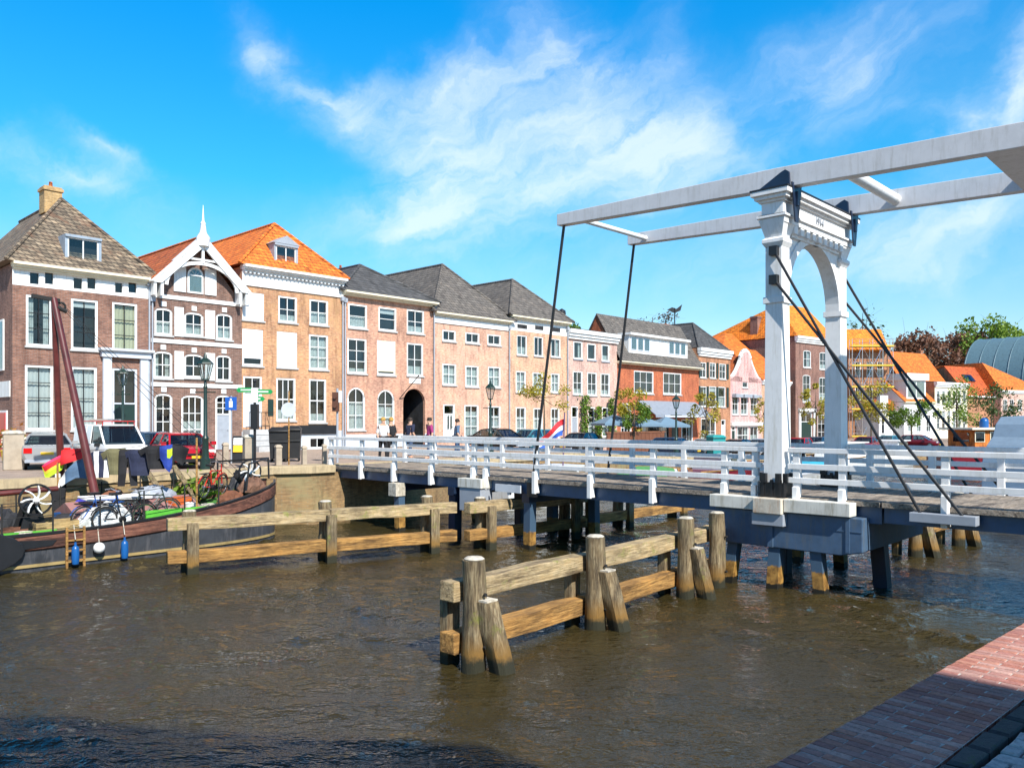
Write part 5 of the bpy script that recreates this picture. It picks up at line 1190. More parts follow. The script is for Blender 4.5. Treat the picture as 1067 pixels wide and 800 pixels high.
for x,y,z,h,lab in((-2.9,-.55,.95,.45,'white bucket on the deck near the green coaming'),(-7.9,-.7,.7,.4,'white bucket at the left end of the visible deck')):
    t=thing('bucket',lab,'bucket',bw(x,y,z),0,'buckets on the barge');m=MB();m.lathe([(.12,0),(.16,.3),(.17,.3),(.17,.33),(.15,.33),(.11,.03)],14);m.build('body',WHITE,t);m=MB();P=[(.17*math.cos(a),0,.31+.16*math.sin(a)) for a in [PI*i/8 for i in range(9)]];m.path(P,.008,5);m.build('handle',CHROME,t)
# ------------------------------------------------------------------ vehicles (local x forward)
def car(loc,rz,label,cl,kind='saloon',grp='cars parked along the far quay',rack=False):
    t=thing('parked_'+('van' if kind=='van' else 'car'),label,'van' if kind=='van' else 'car',loc,rz,grp);t.scale=(.8,.79,.79) if kind=='van' else (.87,.87,.86)
    if kind=='van':
        L_,Wd,belt,top=4.6,.92,1.05,1.9
        S=[(-2.3,.35,1.0,1.0,.86,.8),(-2.24,.3,1.05,1.86,.9,.78),(-1,.28,1.05,1.92,.92,.8),(.6,.28,1.05,1.9,.92,.79),(1.35,.28,1.02,1.08,.92,.86),(2.1,.3,.88,.88,.88,.8),(2.32,.36,.7,.7,.74,.7)]
    elif kind=='hatch':
        S=[(-1.9,.4,.85,.85,.74,.7),(-1.82,.3,.9,1.2,.8,.62),(-1.4,.26,.92,1.4,.82,.6),(.0,.24,.92,1.43,.83,.6),(.35,.24,.92,1.38,.83,.6),(1.05,.24,.9,.93,.83,.76),(1.75,.28,.76,.76,.8,.72),(1.95,.34,.6,.6,.66,.62)]
    else:
        S=[(-2.3,.42,.86,.86,.76,.72),(-2.2,.32,.95,.97,.82,.74),(-1.6,.27,.97,1.0,.87,.72),(-1.0,.25,.95,1.38,.88,.61),(.0,.24,.93,1.44,.88,.61),(.45,.24,.92,1.38,.88,.62),(1.2,.24,.9,.94,.88,.78),(2.0,.28,.76,.76,.84,.76),(2.28,.36,.6,.6,.68,.64)]
    m=MB();rings=[]
    for x,z0,zb_,zt,w,wt in S:
        zb2=min(zb_,zt);rings.append([(x,-w*.88,z0),(x,-w,z0+.18),(x,-w,zb2-.12),(x,-w*.955,zb2),(x,w*.955,zb2),(x,w,zb2-.12),(x,w,z0+.18),(x,w*.88,z0)])
    m.loft(rings,0,True);b=m.build('body',cl,t)
    gh=[s for s in S if s[3]>s[2]+.02];i0=S.index(gh[0]);i1=S.index(gh[-1]);seg=S[max(0,i0-1):i1+2]
    m=MB();r=[]
    for x,z0,zb_,zt,w,wt in S[i0-(1 if kind!='van' else 0):i1+1]:
        zb2=min(zb_,zt);r.append([(x,-w*.95,zb2-.002),(x,-wt,zt-.05),(x,wt,zt-.05),(x,w*.95,zb2-.002)])
    m.loft(r,0,False);m.build('windows',CARGLASS,t)
    m=MB();hi=[s for s in S if s[3]>s[2]+.3];r=[]
    for x,z0,zb_,zt,w,wt in hi:r.append([(x,-wt-.015,zt-.07),(x,-wt+.06,zt),(x,wt-.06,zt),(x,wt+.015,zt-.07)])
    m.loft(r,0,True)
    for a,bb in zip(S[:-1],S[1:]):pass
    for sg in(-1,1):
        for s0,s1 in((hi[0],S[S.index(hi[0])-1]),(hi[-1],S[S.index(hi[-1])+1])):
            m.bar((s0[0],sg*s0[5],s0[3]-.04),(s1[0],sg*s1[4]*.95,min(s1[2],s1[3])),.07,.06)
        xm=(hi[0][0]+hi[-1][0])/2+.1;m.bar((xm,sg*hi[1][5],hi[1][3]-.05),(xm,sg*hi[1][4]*.955,hi[1][2]),.09,.03)
        if kind=='van':m.prism([(-2.2,sg*.89,1.03),(-.1,sg*.91,1.03),(-.1,sg*.805,1.85),(-2.2,sg*.80,1.82)],(0,sg*.03,0))
    m.build('roof',cl,t)
    wx=(-S[-1][0]*.58,S[-1][0]*.62)
    for x in wx:
        for sg in(-1,1):
            m=MB();y=sg*(S[3][4]-.1);m.tube((x,y-.1,.31),(x,y+.115,.31),.31,n=20);w=m.build('wheel',RUBBER,t)
            m=MB();m.tube((x,y+sg*.115-.01*0,.31),(x,y+sg*.13,.31),.2,n=14);m.build('rim',CHROME,w)
    xf=S[-1][0];xr=S[0][0]
    for sg in(-1,1):
        m=MB();m.prism([(xf-.2,sg*.42,.62),(xf-.2,sg*.74,.62),(xf-.2,sg*.74,.76),(xf-.2,sg*.42,.76)],(.13,0,0));m.build('headlight',LAMPW,t)
        m=MB();m.prism([(xr-.02,sg*.5,.66),(xr-.02,sg*.78,.66),(xr-.02,sg*.78,.86),(xr-.02,sg*.5,.86)],(.2,0,0));m.build('tail_light',TAILR,t)
        m=MB();m.box(.75,.93,sg*.98-.1,sg*.98+.1,.92,1.06);m.build('mirror',cl if kind!='van' else BLACK,t)
    m=MB();m.box(xf-.02,xf+.04,-.22,.22,.42,.52);m.build('number_plate',PLATE,t);m=MB();m.box(xr-.04,xr+.02,-.22,.22,.6,.7);m.build('number_plate',PLATE,t)
    m=MB();m.box(xf-.1,xf+.03,-.7,.7,.28,.41);m.build('bumper',BLACK if kind!='saloon' else GREYP,t);m=MB();m.box(xf-.1,xf+.025,-.38,.38,.54,.62);m.build('grille',BLACK,t);m=MB();m.box(xr-.03,xr+.1,-.74,.74,.3,.42);m.build('bumper',BLACK if kind!='saloon' else GREYP,t)
    if rack:
        m=MB()
        for x in(-1.8,-.9,0,.7):m.tube((x,-.7,2.05),(x,.7,2.05),.025,n=6)
        for y in(-.7,.7):
            m.tube((-2.0,y,2.05),(.8,y,2.05),.025,n=6)
            for x in(-1.8,.0,.7):m.tube((x,y,1.85),(x,y,2.05),.02,n=6)
        m.build('roof_rack',RED,t);m=MB();m.box(-1.9,.3,-.3,-.1,2.08,2.16);m.box(-1.9,.5,.1,.2,2.08,2.15);m.build('roof_ladder',CHROME,t)
    return t
SILVER=paint('silver_car_paint',(.48,.49,.5),.25,.04,metal=.5);CWHITE=paint('white_car_paint',(.78,.78,.78),.25,.03);CRED=paint('red_car_paint',(.38,.01,.02),.2,.05);CBLK=paint('black_car_paint',(.012,.013,.016),.15,.05);CBLUE=paint('blue_car_paint',(.02,.05,.1),.2,.05);CMAR=paint('maroon_car_paint',(.16,.012,.02),.2,.05);CTEAL=paint('teal_car_paint',(.05,.2,.26),.2,.05)
aB_=ang(B2)
def at(u,v_,Y):return (ratio(u)*Y,Y,street_z(sof((ratio(u)*Y,Y))))
car(at(50,0,28.5),aB_-.3,'silver saloon parked tail outward behind the barge, leftmost car',SILVER)
car(at(117,0,29.5),aB_+PI+.02,'white van with red roof rack facing the canal behind the laundry',CWHITE,'van',rack=True)
car(at(190,0,28.8),-.9,'bright red hatchback parked beside the lamp post behind the barge',CRED,'hatch')
car(at(160,0,31.0),aB_+PI,'dark blue hatchback between the white van and the red hatchback',CBLUE,'hatch')
spec=[(520,46,CBLK,.2,'dark saloon roof showing above the white rail below lamp post','saloon'),(552,46.5,CTEAL,.0,'teal grey hatchback behind the rail left of the Dutch flag','hatch'),(605,50,CBLK,.1,'black car behind the rail right of the Dutch flag','saloon'),(704,52,CBLUE,.25,'dark blue hatchback right of the terrace parasols','hatch'),(734,53,SILVER,.1,'silver blue car beside the teal container behind rail','hatch'),(768,55,CBLK,.0,'long black estate car left of the near portal post','saloon'),(792,57,GREYP,.1,'grey car directly left of the near portal post','hatch'),(832,60,CRED,.15,'red car seen just right of the near portal post','hatch'),(852,63,CBLUE,.0,'dark blue car between the two portal posts','saloon'),(902,64,CMAR,.1,'maroon saloon right of the far portal post','saloon'),(925,69,CTEAL,.0,'teal car behind the white speedboat','hatch'),(958,72,CMAR,.2,'wine red hatchback below the round green tree','hatch')]
for u,Y,cl,da,lab,kd in spec:
    car(at(u,0,Y),ang(-D2)+da if da<.2 else aB_+PI,lab,cl,kd)
# ------------------------------------------------------------------ street furniture
def lamp(loc,h,label):
    t=thing('street_lamp',label,'street lamp',loc,0,'old style street lamps')
    m=MB();m.lathe([(.17,0),(.17,.35),(.12,.4),(.1,1.0),(.12,1.05),(.07,1.15),(.055,h-1.0),(.08,h-.98),(.05,h-.93),(.04,h-.72)],12);m.tube((-.35,0,h-1.15),(.35,0,h-1.15),.02,n=6);m.build('post',DGREEN,t)
    m=MB();m.lathe([(.12,h-.72),(.24,h-.2)],6);m.build('lantern_glass',glass('lantern_glass',(.8,.85,.85),.3) if 'lantern_glass' not in MATS else MATS['lantern_glass'],t)
    m=MB();m.lathe([(.28,h-.2),(.26,h-.16),(.12,h-.02),(.07,h),(.05,h+.1),(.01,h+.2)],6);m.lathe([(.13,h-.75),(.13,h-.7)],6)
    for i in range(6):a=2*PI*(i+.5)/6;m.tube((.12*math.cos(a),.12*math.sin(a),h-.72),(.25*math.cos(a),.25*math.sin(a),h-.2),.015,n=5)
    m.build('lantern_cap',DGREEN,t);return t
lamp(at(214,0,27.2),3.75,'dark lamp post with hexagonal lantern beside the red hatchback')
lamp(at(511,0,38.5),3.4,'street lamp in front of the pale pink plastered house')
lamp(at(704.5,0,50),3.7,'street lamp in front of the grey cafe awning')
lamp(at(128,0,37.0),4.0,'lamp with lantern in front of the mansion front door')
# direction signs
p=at(265.5,0,27.3);t=thing('direction_sign','dark post with two green direction arrows and a long black box','sign post',p,0)
m=MB();m.tube((0,0,0),(0,0,2.95),.045,n=10);m.sphere((0,0,2.98),.07,8,6);m.build('post',BLACK,t)
SGREEN=paint('sign_green',(.01,.28,.07),.4,.03)
for sg,z,a in((-1,2.68,.1),(1,2.62,-.15),(1,2.38,-.05)):
    m=MB();l=.55 if z>2.5 else .28;m.prism([(sg*.05,-.03,z-.08),(sg*l,-.03,z-.08),(sg*(l+.07),-.03,z),(sg*l,-.03,z+.08),(sg*.05,-.03,z+.08)],(0,.025,0));o=m.build('sign_arrow',SGREEN,t)
    m=MB();m.box(min(sg*.1,sg*(l-.08)),max(sg*.1,sg*(l-.08)),-.034,-.031,z-.02,z+.025);m.build('lettering_line',WHITE,o)
m=MB();m.box(-.12,.12,-.1,.1,1.35,2.2);m.build('back_box',BLACK,t);m=MB();m.box(-.1,.12,-.06,.06,2.26,2.75);m.build('bracket',WHITE,t)
p=at(241,0,31);t=thing('parking_sign','blue square traffic sign with white figure on grey post','traffic sign',p,0);m=MB();m.tube((0,0,0),(0,0,2.6),.03,n=8);m.build('post',GREYP,t);m=MB();m.box(-.22,.22,-.05,-.03,2.05,2.55);o=m.build('plate',paint('sign_blue',(.01,.09,.4),.4,.03),t)
m=MB();m.box(-.07,.07,-.056,-.051,2.15,2.4);m.sphere((0,-.05,2.45),.045,8,6);m.build('pictogram',WHITE,o)
p=at(301,0,30);t=thing('round_sign','round white traffic sign on a thin tan post by the black bins','traffic sign',p,0);m=MB();m.tube((0,0,0),(0,0,2.75),.028,n=8);m.build('post',W_OR,t);m=MB();m.tube((0,-.06,2.05),(0,-.03,2.05),.27,n=24);m.build('plate',LGREY,t)
p=at(351.5,0,31.5);t=thing('traffic_light','brown traffic signal with white back board beside the bridge end','traffic light',p,0);m=MB();m.tube((0,0,0),(0,0,2.9),.045,n=8);m.build('post',GREYP,t);m=MB();m.box(-.18,.06,-.12,.1,2.0,2.75);m.tube((-.06,-.13,2.55),(-.06,-.2,2.55),.07,n=10);m.tube((-.06,-.13,2.2),(-.06,-.2,2.2),.07,n=10);m.build('signal_head',paint('signal_brown',(.09,.035,.02),.5),t);m=MB();m.box(.07,.2,-.1,-.07,2.35,2.8);m.build('back_board',WHITE,t)
def bin_(loc,rz,label,w,h,mat):
    t=thing('wheeled_bin',label,'bin',loc,rz,'bins and containers on the street');m=MB()
    m.loft([[(-w*.43,-.35,.12),(w*.43,-.35,.12),(w*.43,.35,.12),(-w*.43,.35,.12)],[(-w/2,-.42,h),(w/2,-.42,h),(w/2,.42,h),(-w/2,.42,h)]]);m.box(-w*.48,w*.48,-.44,-.425,h*.62,h*.66);m.build('body',mat,t,.02)
    m=MB();m.loft([[(-w/2-.03,-.46,h+.002),(w/2+.03,-.46,h+.002),(w/2+.03,.44,h+.002),(-w/2-.03,.44,h+.002)],[(-w/2+.1,-.3,h+.14),(w/2-.1,-.3,h+.14),(w/2-.1,.35,h+.14),(-w/2+.1,.35,h+.14)]]);m.tube((-w/2,-.48,h-.02),(w/2,-.48,h-.02),.025,n=6);m.build('lid',mat,t,.02)
    m=MB()
    for x in(-w*.38,w*.38):
        for y in(-.28,.28):m.tube((x-.03,y,.07),(x+.03,y,.07),.07,n=10)
    m.build('castor',RUBBER,t);return t
BINM=paint('black_plastic',(.016,.017,.019),.45,.2)
bin_(at(291,0,32.4),.2,'black wheeled bin left of its pair below orange brick house',.75,1.25,BINM)
bin_(at(304,0,32.8),.2,'black wheeled bin right of its pair by the round sign',.75,1.3,BINM)
bin_(at(746,0,50.5),.3,'teal container behind the bridge rail beside the silver car',.9,1.3,paint('teal_plastic',(.02,.25,.25),.4))
p=at(251,0,31.5);t=thing('sandwich_board','yellow and white advertising board standing on the pavement','sandwich board',p,.1);m=MB()
for s in(-1,1):m.bar((0,s*.22,0),(0,s*.02,1.05),.6,.03,0,(1,0,0))
m=MB();m.prism([(-.3,-.25,0),(.3,-.25,0),(.3,-.03,1.05),(-.3,-.03,1.05)],(0,.03,0));m.prism([(-.3,.25,0),(.3,.25,0),(.3,.03,1.05),(-.3,.03,1.05)],(0,-.03,0));m.build('frame',BLACK,t);m=MB();m.prism([(-.25,-.2,.42),(.25,-.2,.42),(.25,-.145,.68),(-.25,-.145,.68)],(0,-.02,0));m.build('yellow_panel',PLATE,t);m=MB();m.prism([(-.25,-.14,.7),(.25,-.14,.7),(.25,-.085,.97),(-.25,-.085,.97)],(0,-.02,0));m.build('white_panel',WHITE,t)
STB=paint('bollard_stone',(.36,.3,.23),.8,.15)
for u,Y,h,r,lab in((259,27.6,1.05,.17,'thick square stone bollard beside the direction sign post'),(235,28.6,.75,.1,'grey bollard between the lamp post and blue sign'),(290,29.4,.65,.11,'round stone bollard in front of the black bins'),(317,29.8,.6,.09,'thin wooden bollard right of the round sign post'),(338,30.2,.65,.08,'thin wooden bollard nearest the bridge railing'),(14,27.0,1.2,.3,'broad square stone pillar left of the silver saloon')):
    t=thing('bollard',lab,'bollard',at(u,0,Y),.6,'bollards on the far quay');m=MB();s=[(-r,-r),(r,-r),(r,r),(-r,r)]
    m.loft([[(x,y,z) for x,y in s] for z in(0,h)]);m.build('shaft',STB,t,.03);m=MB();m.loft([[(x*k,y*k,z) for x,y in s] for k,z in((1.12,h+.002),(1.12,h+.06),(.6,h+.12))]);m.build('cap',STB if r<.15 else W_CAP,t,.01)
# pot plant and bench by the red door
p=at(9,0,31.5);t=thing('potted_plant','orange and green leafy plant in a yellow pot by the red door','plant',p);m=MB();m.lathe([(.2,0),(.28,.45),(.3,.45),(.3,.5),(.25,.5),(.2,.4)],14);m.build('pot',paint('yellow_pot',(.65,.4,.03),.5),t)
def leaves(n,fn,size,seed):
    rn=random.Random(seed);m=MB()
    for i in range(n):
        c=Vector(fn(rn));a=Vector((rn.gauss(0,1),rn.gauss(0,1),rn.gauss(0,1))).normalized();b=a.orthogonal().normalized();c2=a.cross(b);s=size*rn.uniform(.6,1.35)
        m.add([c-b*s,c+c2*s*.55,c+b*s,c-c2*s*.55],[(0,1,2,3)])
    return m
LG=leafmat('leaf_fresh',(.05,.12,.012),(.16,.26,.02));LY=leafmat('leaf_yellow',(.26,.22,.015),(.42,.36,.03));LD=leafmat('leaf_dark',(.025,.06,.012),(.07,.13,.025));LP=leafmat('leaf_copper',(.1,.042,.028),(.23,.11,.06));LOR=leafmat('leaf_orange',(.4,.12,.01),(.2,.2,.02));LGG=leafmat('leaf_spring',(.08,.17,.015),(.22,.32,.03))
leaves(160,lambda r:(r.gauss(0,.2),r.gauss(0,.2),.6+abs(r.gauss(0,.35))),.09,1).build('foliage',LOR,t,recalc=False)
p=at(23,0,33.8);t=thing('garden_bench','pale yellow slatted bench against the mansion wall','bench',p,ang(D2)-.0);m=MB()
for z in(.55,.7,.85):m.box(-.7,.7,.2,.24,z,z+.1)
m.build('backrest',CREAM,t);m=MB();m.box(-.7,.7,-.25,.2,.4,.45);m.build('seat',CREAM,t)
for x in(-.62,.62):
    m=MB();m.box(x-.04,x+.04,-.22,-.15,0,.4);m.box(x-.04,x+.04,.12,.199,0,.4);m.build('leg',CREAM,t)
# terrace parasols
UM=paint('parasol_cloth',(.12,.2,.28),.7,.08)
for u,Y,lab in((640,56,'blue grey terrace parasol left of three before the cafe'),(668,57,'blue grey terrace parasol middle of three before the cafe'),(694,58,'blue grey terrace parasol right of three before the cafe')):
    x,y,z=at(u,0,Y);t=thing('parasol',lab,'parasol',(x,y,z),.3,'terrace parasols');m=MB();m.loft([[(-1.25,-1.25,2.0),(1.25,-1.25,2.0),(1.25,1.25,2.0),(-1.25,1.25,2.0)],[(-1.25,-1.25,2.15),(1.25,-1.25,2.15),(1.25,1.25,2.15),(-1.25,1.25,2.15)],[(-.05,-.05,2.75),(.05,-.05,2.75),(.05,.05,2.75),(-.05,.05,2.75)]]);m.build('canopy',UM,t);m=MB();m.tube((0,0,0),(0,0,2.3),.03,n=8);m.box(-.3,.3,-.3,.3,0,.08);m.build('pole',WHITE,t)
x,y,z=at(664,0,54.5);t=thing('terrace_screen','brown wooden terrace screen under the parasols','screen',(x,y,z),ang(D2));m=MB()
for i in range(14):m.box(-3.4+i*.48,-3.4+i*.48+.44,-.03,.03,.1,1.5)
m.build('boards',paint('brown_screen',(.16,.06,.03),.6,.2),t);m=MB();m.box(-3.5,3.4,-.06,.06,1.501,1.6);m.build('top_rail',paint('brown_rail',(.2,.08,.04),.6,.2),t)
# ------------------------------------------------------------------ trees
BARK=paint('bark',(.09,.07,.05),.9,.3,scale=8)
def tree(loc,h,cr,ch,label,lm,n,size,seed,clumps=14,trunk=.1,grp='trees',sparse=1.0,tlean=0):
    rn=random.Random(seed);t=thing('tree',label,'tree',loc,rn.uniform(0,6),grp)
    m=MB();top=h-ch*.45;P=[Vector((0,0,-.1)),Vector((.05*h*.1,0,top*.5)),Vector((.0,.04*h*.1,top)),Vector((0,0,h-ch*.15))]
    for i,(a,b) in enumerate(zip(P[:-1],P[1:])):m.tube(a,b,trunk*(1-.28*i),trunk*(1-.28*(i+1)),8)
    cl=[]
    for i in range(clumps):
        while 1:
            v=Vector((rn.uniform(-1,1),rn.uniform(-1,1),rn.uniform(-1,1)))
            if v.length<1:break
        v=v.normalized()*(v.length**.5);c=Vector((v.x*cr,v.y*cr,h-ch/2+v.z*ch/2));cl.append((c,rn.uniform(.55,1.1)))
        s=P[2]*rn.uniform(.75,1.05);mid=(s+c)/2+Vector((0,0,-.05*h));m.tube(s,mid,trunk*.38,trunk*.22,6);m.tube(mid,c,trunk*.22,trunk*.06,5)
        for k in range(3):
            e=c+Vector((rn.gauss(0,1),rn.gauss(0,1),rn.gauss(0,1)))*cr*.28;m.tube(c,e,trunk*.07,trunk*.03,4)
    m.build('trunk',BARK,t)
    rad=cr*.44*sparse
    def fn(r):
        c,k=r.choice(cl);v=Vector((r.gauss(0,1),r.gauss(0,1),r.gauss(0,1)*ch/cr/2*.9)).normalized()*rad*k*(r.random()**.4);return c+v
    if size<.3:n,size=int(n*2.2),size*.68
    leaves(n,fn,size,seed+5).build('crown',lm,t,recalc=False);return t
def tr(u,Y,h,cr,ch,*a,**k): tree(at(u,0,Y),h,cr,ch,*a,**k)
tr(655,56,4.6,1.25,3.0,'young tree with yellow leaves left of the cafe awning',LY,700,.13,11,10,.08)
tr(661,54,3.7,1.0,2.0,'young green tree in front of the cafe awning corner',LG,600,.12,12,9,.07)
tr(736,58,4.6,1.15,3.2,'young yellow green tree before the shuttered brick house',LY,420,.13,13,10,.09)
tr(567,44,4.0,1.3,2.0,'young tree with thin yellow foliage beside the Dutch flag',LY,420,.1,14,10,.06)
tr(850,72,5.6,1.2,3.6,'slim yellow green tree seen between the portal posts',LY,600,.14,15,10,.09)
tr(908,78,6.2,1.9,4.0,'yellow green tree in front of the scaffolding',LY,800,.16,16,12,.1)
tr(950,84,4.4,2.0,3.0,'round green tree before the white dormer house',LG,1200,.17,17,14,.12)
tr(997,92,7.0,2.3,5.0,'loose spring green tree in front of the cream house',LGG,900,.18,18,13,.13)
tr(1033,96,6.4,2.8,4.6,'broad green tree in front of the red roofed house',LD,900,.2,19,14,.13)
tr(796,70,4.4,.9,2.8,'small yellowing tree hidden mostly by the near portal post',LY,350,.13,20,8,.07)
for u,Y,h,cr,ch,lab,lm,n,sd in((968,185,22.5,9,14,'large copper brown tree behind the long orange roof',LP,4200,31),(1000,195,24,8,14,'copper brown tree behind the vaulted hall',LP,3000,32),(1025,190,25.5,8,14,'tall green tree rising above the vaulted hall',LGG,3600,33),(1062,200,25,8,14,'green tree above the hall at the right edge',LG,3000,34),(942,190,21,6,11,'sparse reddish tree left of the copper trees',LP,900,35)):
    tr(u,Y,h,cr,ch,lab,lm,int(n*1.7),.46,sd,30,.5,grp='big trees behind the right houses',sparse=.85)
tr(899,150,24,4,10,'bare thin tree behind the scaffolded house',LD,120,.3,36,16,.25);tr(680,130,20.5,4.5,9,'bare twiggy tree behind the cafe roof ridge',BARK,500,.25,37,18,.3);tr(604,120,17.5,4,7,'green tree peeping behind the narrow pink house',LG,900,.35,38,12,.25)
# climbing plants on the pale pink house
hp=[o for o in bpy.data.objects if o.get('label','').startswith('narrow pale pink')][0]
for u0,v0,v1,lab,sd in((610,412,460,'tall climbing plant left of the pink house windows',41),(624,424,460,'climbing plant between the two ground floor windows',42),(638,415,462,'climbing plant at the right corner of the pink house',43)):
    pz=rowpt(u0,14.6);zb0=street_z(sof(pz));Y=pz.y;zt=EYE-(v0-HV)*Y/F-zb0;t=thing('climbing_plant',lab,'climbing plant',(pz.x,pz.y,zb0),ang(D2),'green climbers on the pink house')
    m=MB();m.path([(0,0,0),(.05,.05,zt*.5),(-.03,.1,zt)],.03,6);m.build('stem',BARK,t)
    leaves(520,lambda r:(r.gauss(0,.2),r.gauss(0,.12),r.uniform(.3,zt)),.13,sd).build('foliage',LG,t,recalc=False)
o=leaves(200,lambda r:(r.gauss(0,.35),r.gauss(0,.15),abs(r.gauss(0,.3))),.12,50).build('shrub',LGG,None,recalc=False);o.location=bw(-2.0,1.0,1.3);tag(o,'green plant growing by the leaning planks on the barge','plant')
# ------------------------------------------------------------------ boats along the far quay
def boat(s,off,Ln,w,fb,label,cl,cabin=None,rz=0,grp='boats moored along the far quay',tarp=None,name='motor_boat'):
    p=quay(s,off);t=thing(name,label,'boat',(p.x,p.y,0),ang(D2)+rz,grp)
    m=MB();r=[]
    for x,k,up in((0,.8,0),(.15,.95,0),(.5,1,0),(.75,.85,.08),(.9,.5,.2),(1,.04,.32)):r.append([(x*Ln,-w*.35*k,-.3),(x*Ln,-w*.48*k,.15),(x*Ln,-w*.5*k,fb+up),(x*Ln,w*.5*k,fb+up),(x*Ln,w*.48*k,.15),(x*Ln,w*.35*k,-.3)])
    m.loft(r,0,True);m.build('hull',cl,t)
    m=MB()
    for sg in(-1,1):m.path([(x*Ln,sg*(w*.5*k+.02),fb+up) for x,k,up in((0,.8,0),(.15,.95,0),(.5,1,0),(.75,.85,.08),(.9,.5,.2),(1,.04,.32))],.04,6)
    m.build('rubbing_strake',W_OR,t)
    if cabin:
        a,b,h,cm,rm=cabin;m=MB();m.loft([[(a*Ln,-w*.4,fb),(b*Ln+.3,-w*.38,fb),(b*Ln+.3,w*.38,fb),(a*Ln,w*.4,fb)],[(a*Ln,-w*.36,fb+h),(b*Ln,-w*.34,fb+h),(b*Ln,w*.34,fb+h),(a*Ln,w*.36,fb+h)]]);c=m.build('cabin',cm,t)
        m=MB();m.box(a*Ln-.2,b*Ln+.3,-w*.42,w*.42,fb+h+.002,fb+h+.08);m.build('cabin_roof',rm,t)
        n=max(2,int((b-a)*Ln/.9))
        for i in range(n):
            x0=a*Ln+(b-a)*Ln*(i+.12)/n;x1=a*Ln+(b-a)*Ln*(i+.88)/n;m=MB();y=-w*.385
            m.prism([(x0,y-.015,fb+h*.45),(x1,y-.015,fb+h*.45),(x1,y+.01,fb+h*.88),(x0,y+.01,fb+h*.88)],(0,.05,0));m.build('cabin_window',CARGLASS,c)
    if tarp:
        m=MB();m.loft([[(x*Ln,-w*.5*k,fb+.05),(x*Ln,0,fb+hh),(x*Ln,w*.5*k,fb+.05)] for x,k,hh in((.05,.9,.25),(.4,1,.6),(.75,.85,.5),(.95,.3,.35))],0,True);m.build('cover',tarp,t)
    return t
CY=paint('cyan_cover',(.03,.3,.42),.6,.1)
b1=boat(6.5,-2.0,6.5,2.1,.8,'white cabin boat flying the Dutch flag behind the bridge rail',WHITE,(.3,.7,.8,WHITE,LGREY))
boat(14.5,-1.9,6.0,2.0,.75,'white and green open boat moored behind the bridge leaf',WHITE,None,tarp=paint('green_cover',(.06,.2,.06),.7))
boat(21,-2.1,8,2.4,.9,'dark red hulled boat with low grey cabin behind the leaf',CMAR,(.3,.65,.7,LGREY,WHITE))
boat(27.5,-4.5,6.5,2.1,.7,'small boat under a bright cyan cover left of the portal post',LGREY,None,tarp=CY)
boat(30.5,-2.0,7,2.3,.9,'grey boat moored beyond the cyan covered one',GREYP,(.3,.6,.7,WHITE,LGREY))
boat(38,-2.2,9,2.8,1.0,'white cruiser moored behind the far portal post',WHITE,(.25,.7,1.0,WHITE,WHITE))
boat(47,-2.6,9,2.8,1.1,'white speedboat with raked cabin seen right of the stays',WHITE,(.35,.6,.9,WHITE,WHITE))
# dutch flag on the white boat
fp=pw(586,450,35.0);t=thing('dutch_flag','red white and blue flag hanging from a leaning staff behind the rail','flag',(fp.x,fp.y,0),0)
m=MB();m.tube((0,0,.9),(.1,0,4.0),.03,n=8);m.build('staff',paint('purple_staff',(.16,.09,.16),.6),t)
m=MB();n=12
def FP(i,j):
    a=i/n;b=j/9;return (.07-1.12*a+.06*math.sin(b*5),.09*math.sin(a*9+b*3),3.72-b*.72-.95*a**1.15+.18*a*b+.05*math.sin(a*7))
for i in range(n):
    for j in range(9):
        m.quad(FP(i,j),FP(i+1,j),FP(i+1,j+1),FP(i,j+1),j//3)
o=m.build('cloth',[paint('flag_red',(.62,.02,.03),.8,.05),WHC,paint('flag_blue',(.02,.09,.42),.8,.05)],t)
# wooden cabin boat at right
wq=pw(1036,470,58);t=thing('wooden_boat','varnished orange wooden wheelhouse boat with cream roof on the right','boat',(wq.x,wq.y,0),ang(D2)-.55)
m=MB();m.loft([[(x,-w,.0-.2),(x,-w*1.08,z),(x,w*1.08,z),(x,w,-.2)] for x,w,z in((-5,.9,1.4),(-3,1.4,1.2),(2,1.5,1.2),(4,1.1,1.4),(5.5,.1,1.9))],0,True);m.build('hull',CMAR,t)
m=MB();m.box(-2.9,2.2,-1.2,1.2,1.2,3.0);c=m.build('cabin',W_ORCAB,t);m=MB();m.box(-3.4,3.4,-1.5,1.5,3.002,3.14);m.build('cabin_roof',CREAM,t)
for x in(-2.5,-1.2,.1,1.3):
    m=MB();m.box(x-.42,x+.42,-1.24,-1.203,2.15,2.85);f=m.build('cabin_window',CREAM,c);m=MB();m.box(x-.36,x+.36,-1.26,-1.241,2.2,2.8);m.build('pane',CARGLASS,f)
m=MB();m.box(-2.93,-2.902,-.7,.7,2.15,2.8);m.build('cabin_window',CARGLASS,c)
m=MB();m.tube((-.9,0,3.14),(-.9,0,3.55),.3,n=14);m.sphere((-.9,0,3.55),.3,12,8);m.build('water_tank',FB,t)
m=MB();m.tube((2.6,-1.2,1.2),(2.7,-1.2,3.0),.05,n=8);m.tube((3.2,1.2,1.2),(3.2,1.2,3.0),.05,n=8);m.build('roof_post',W_OR,t)
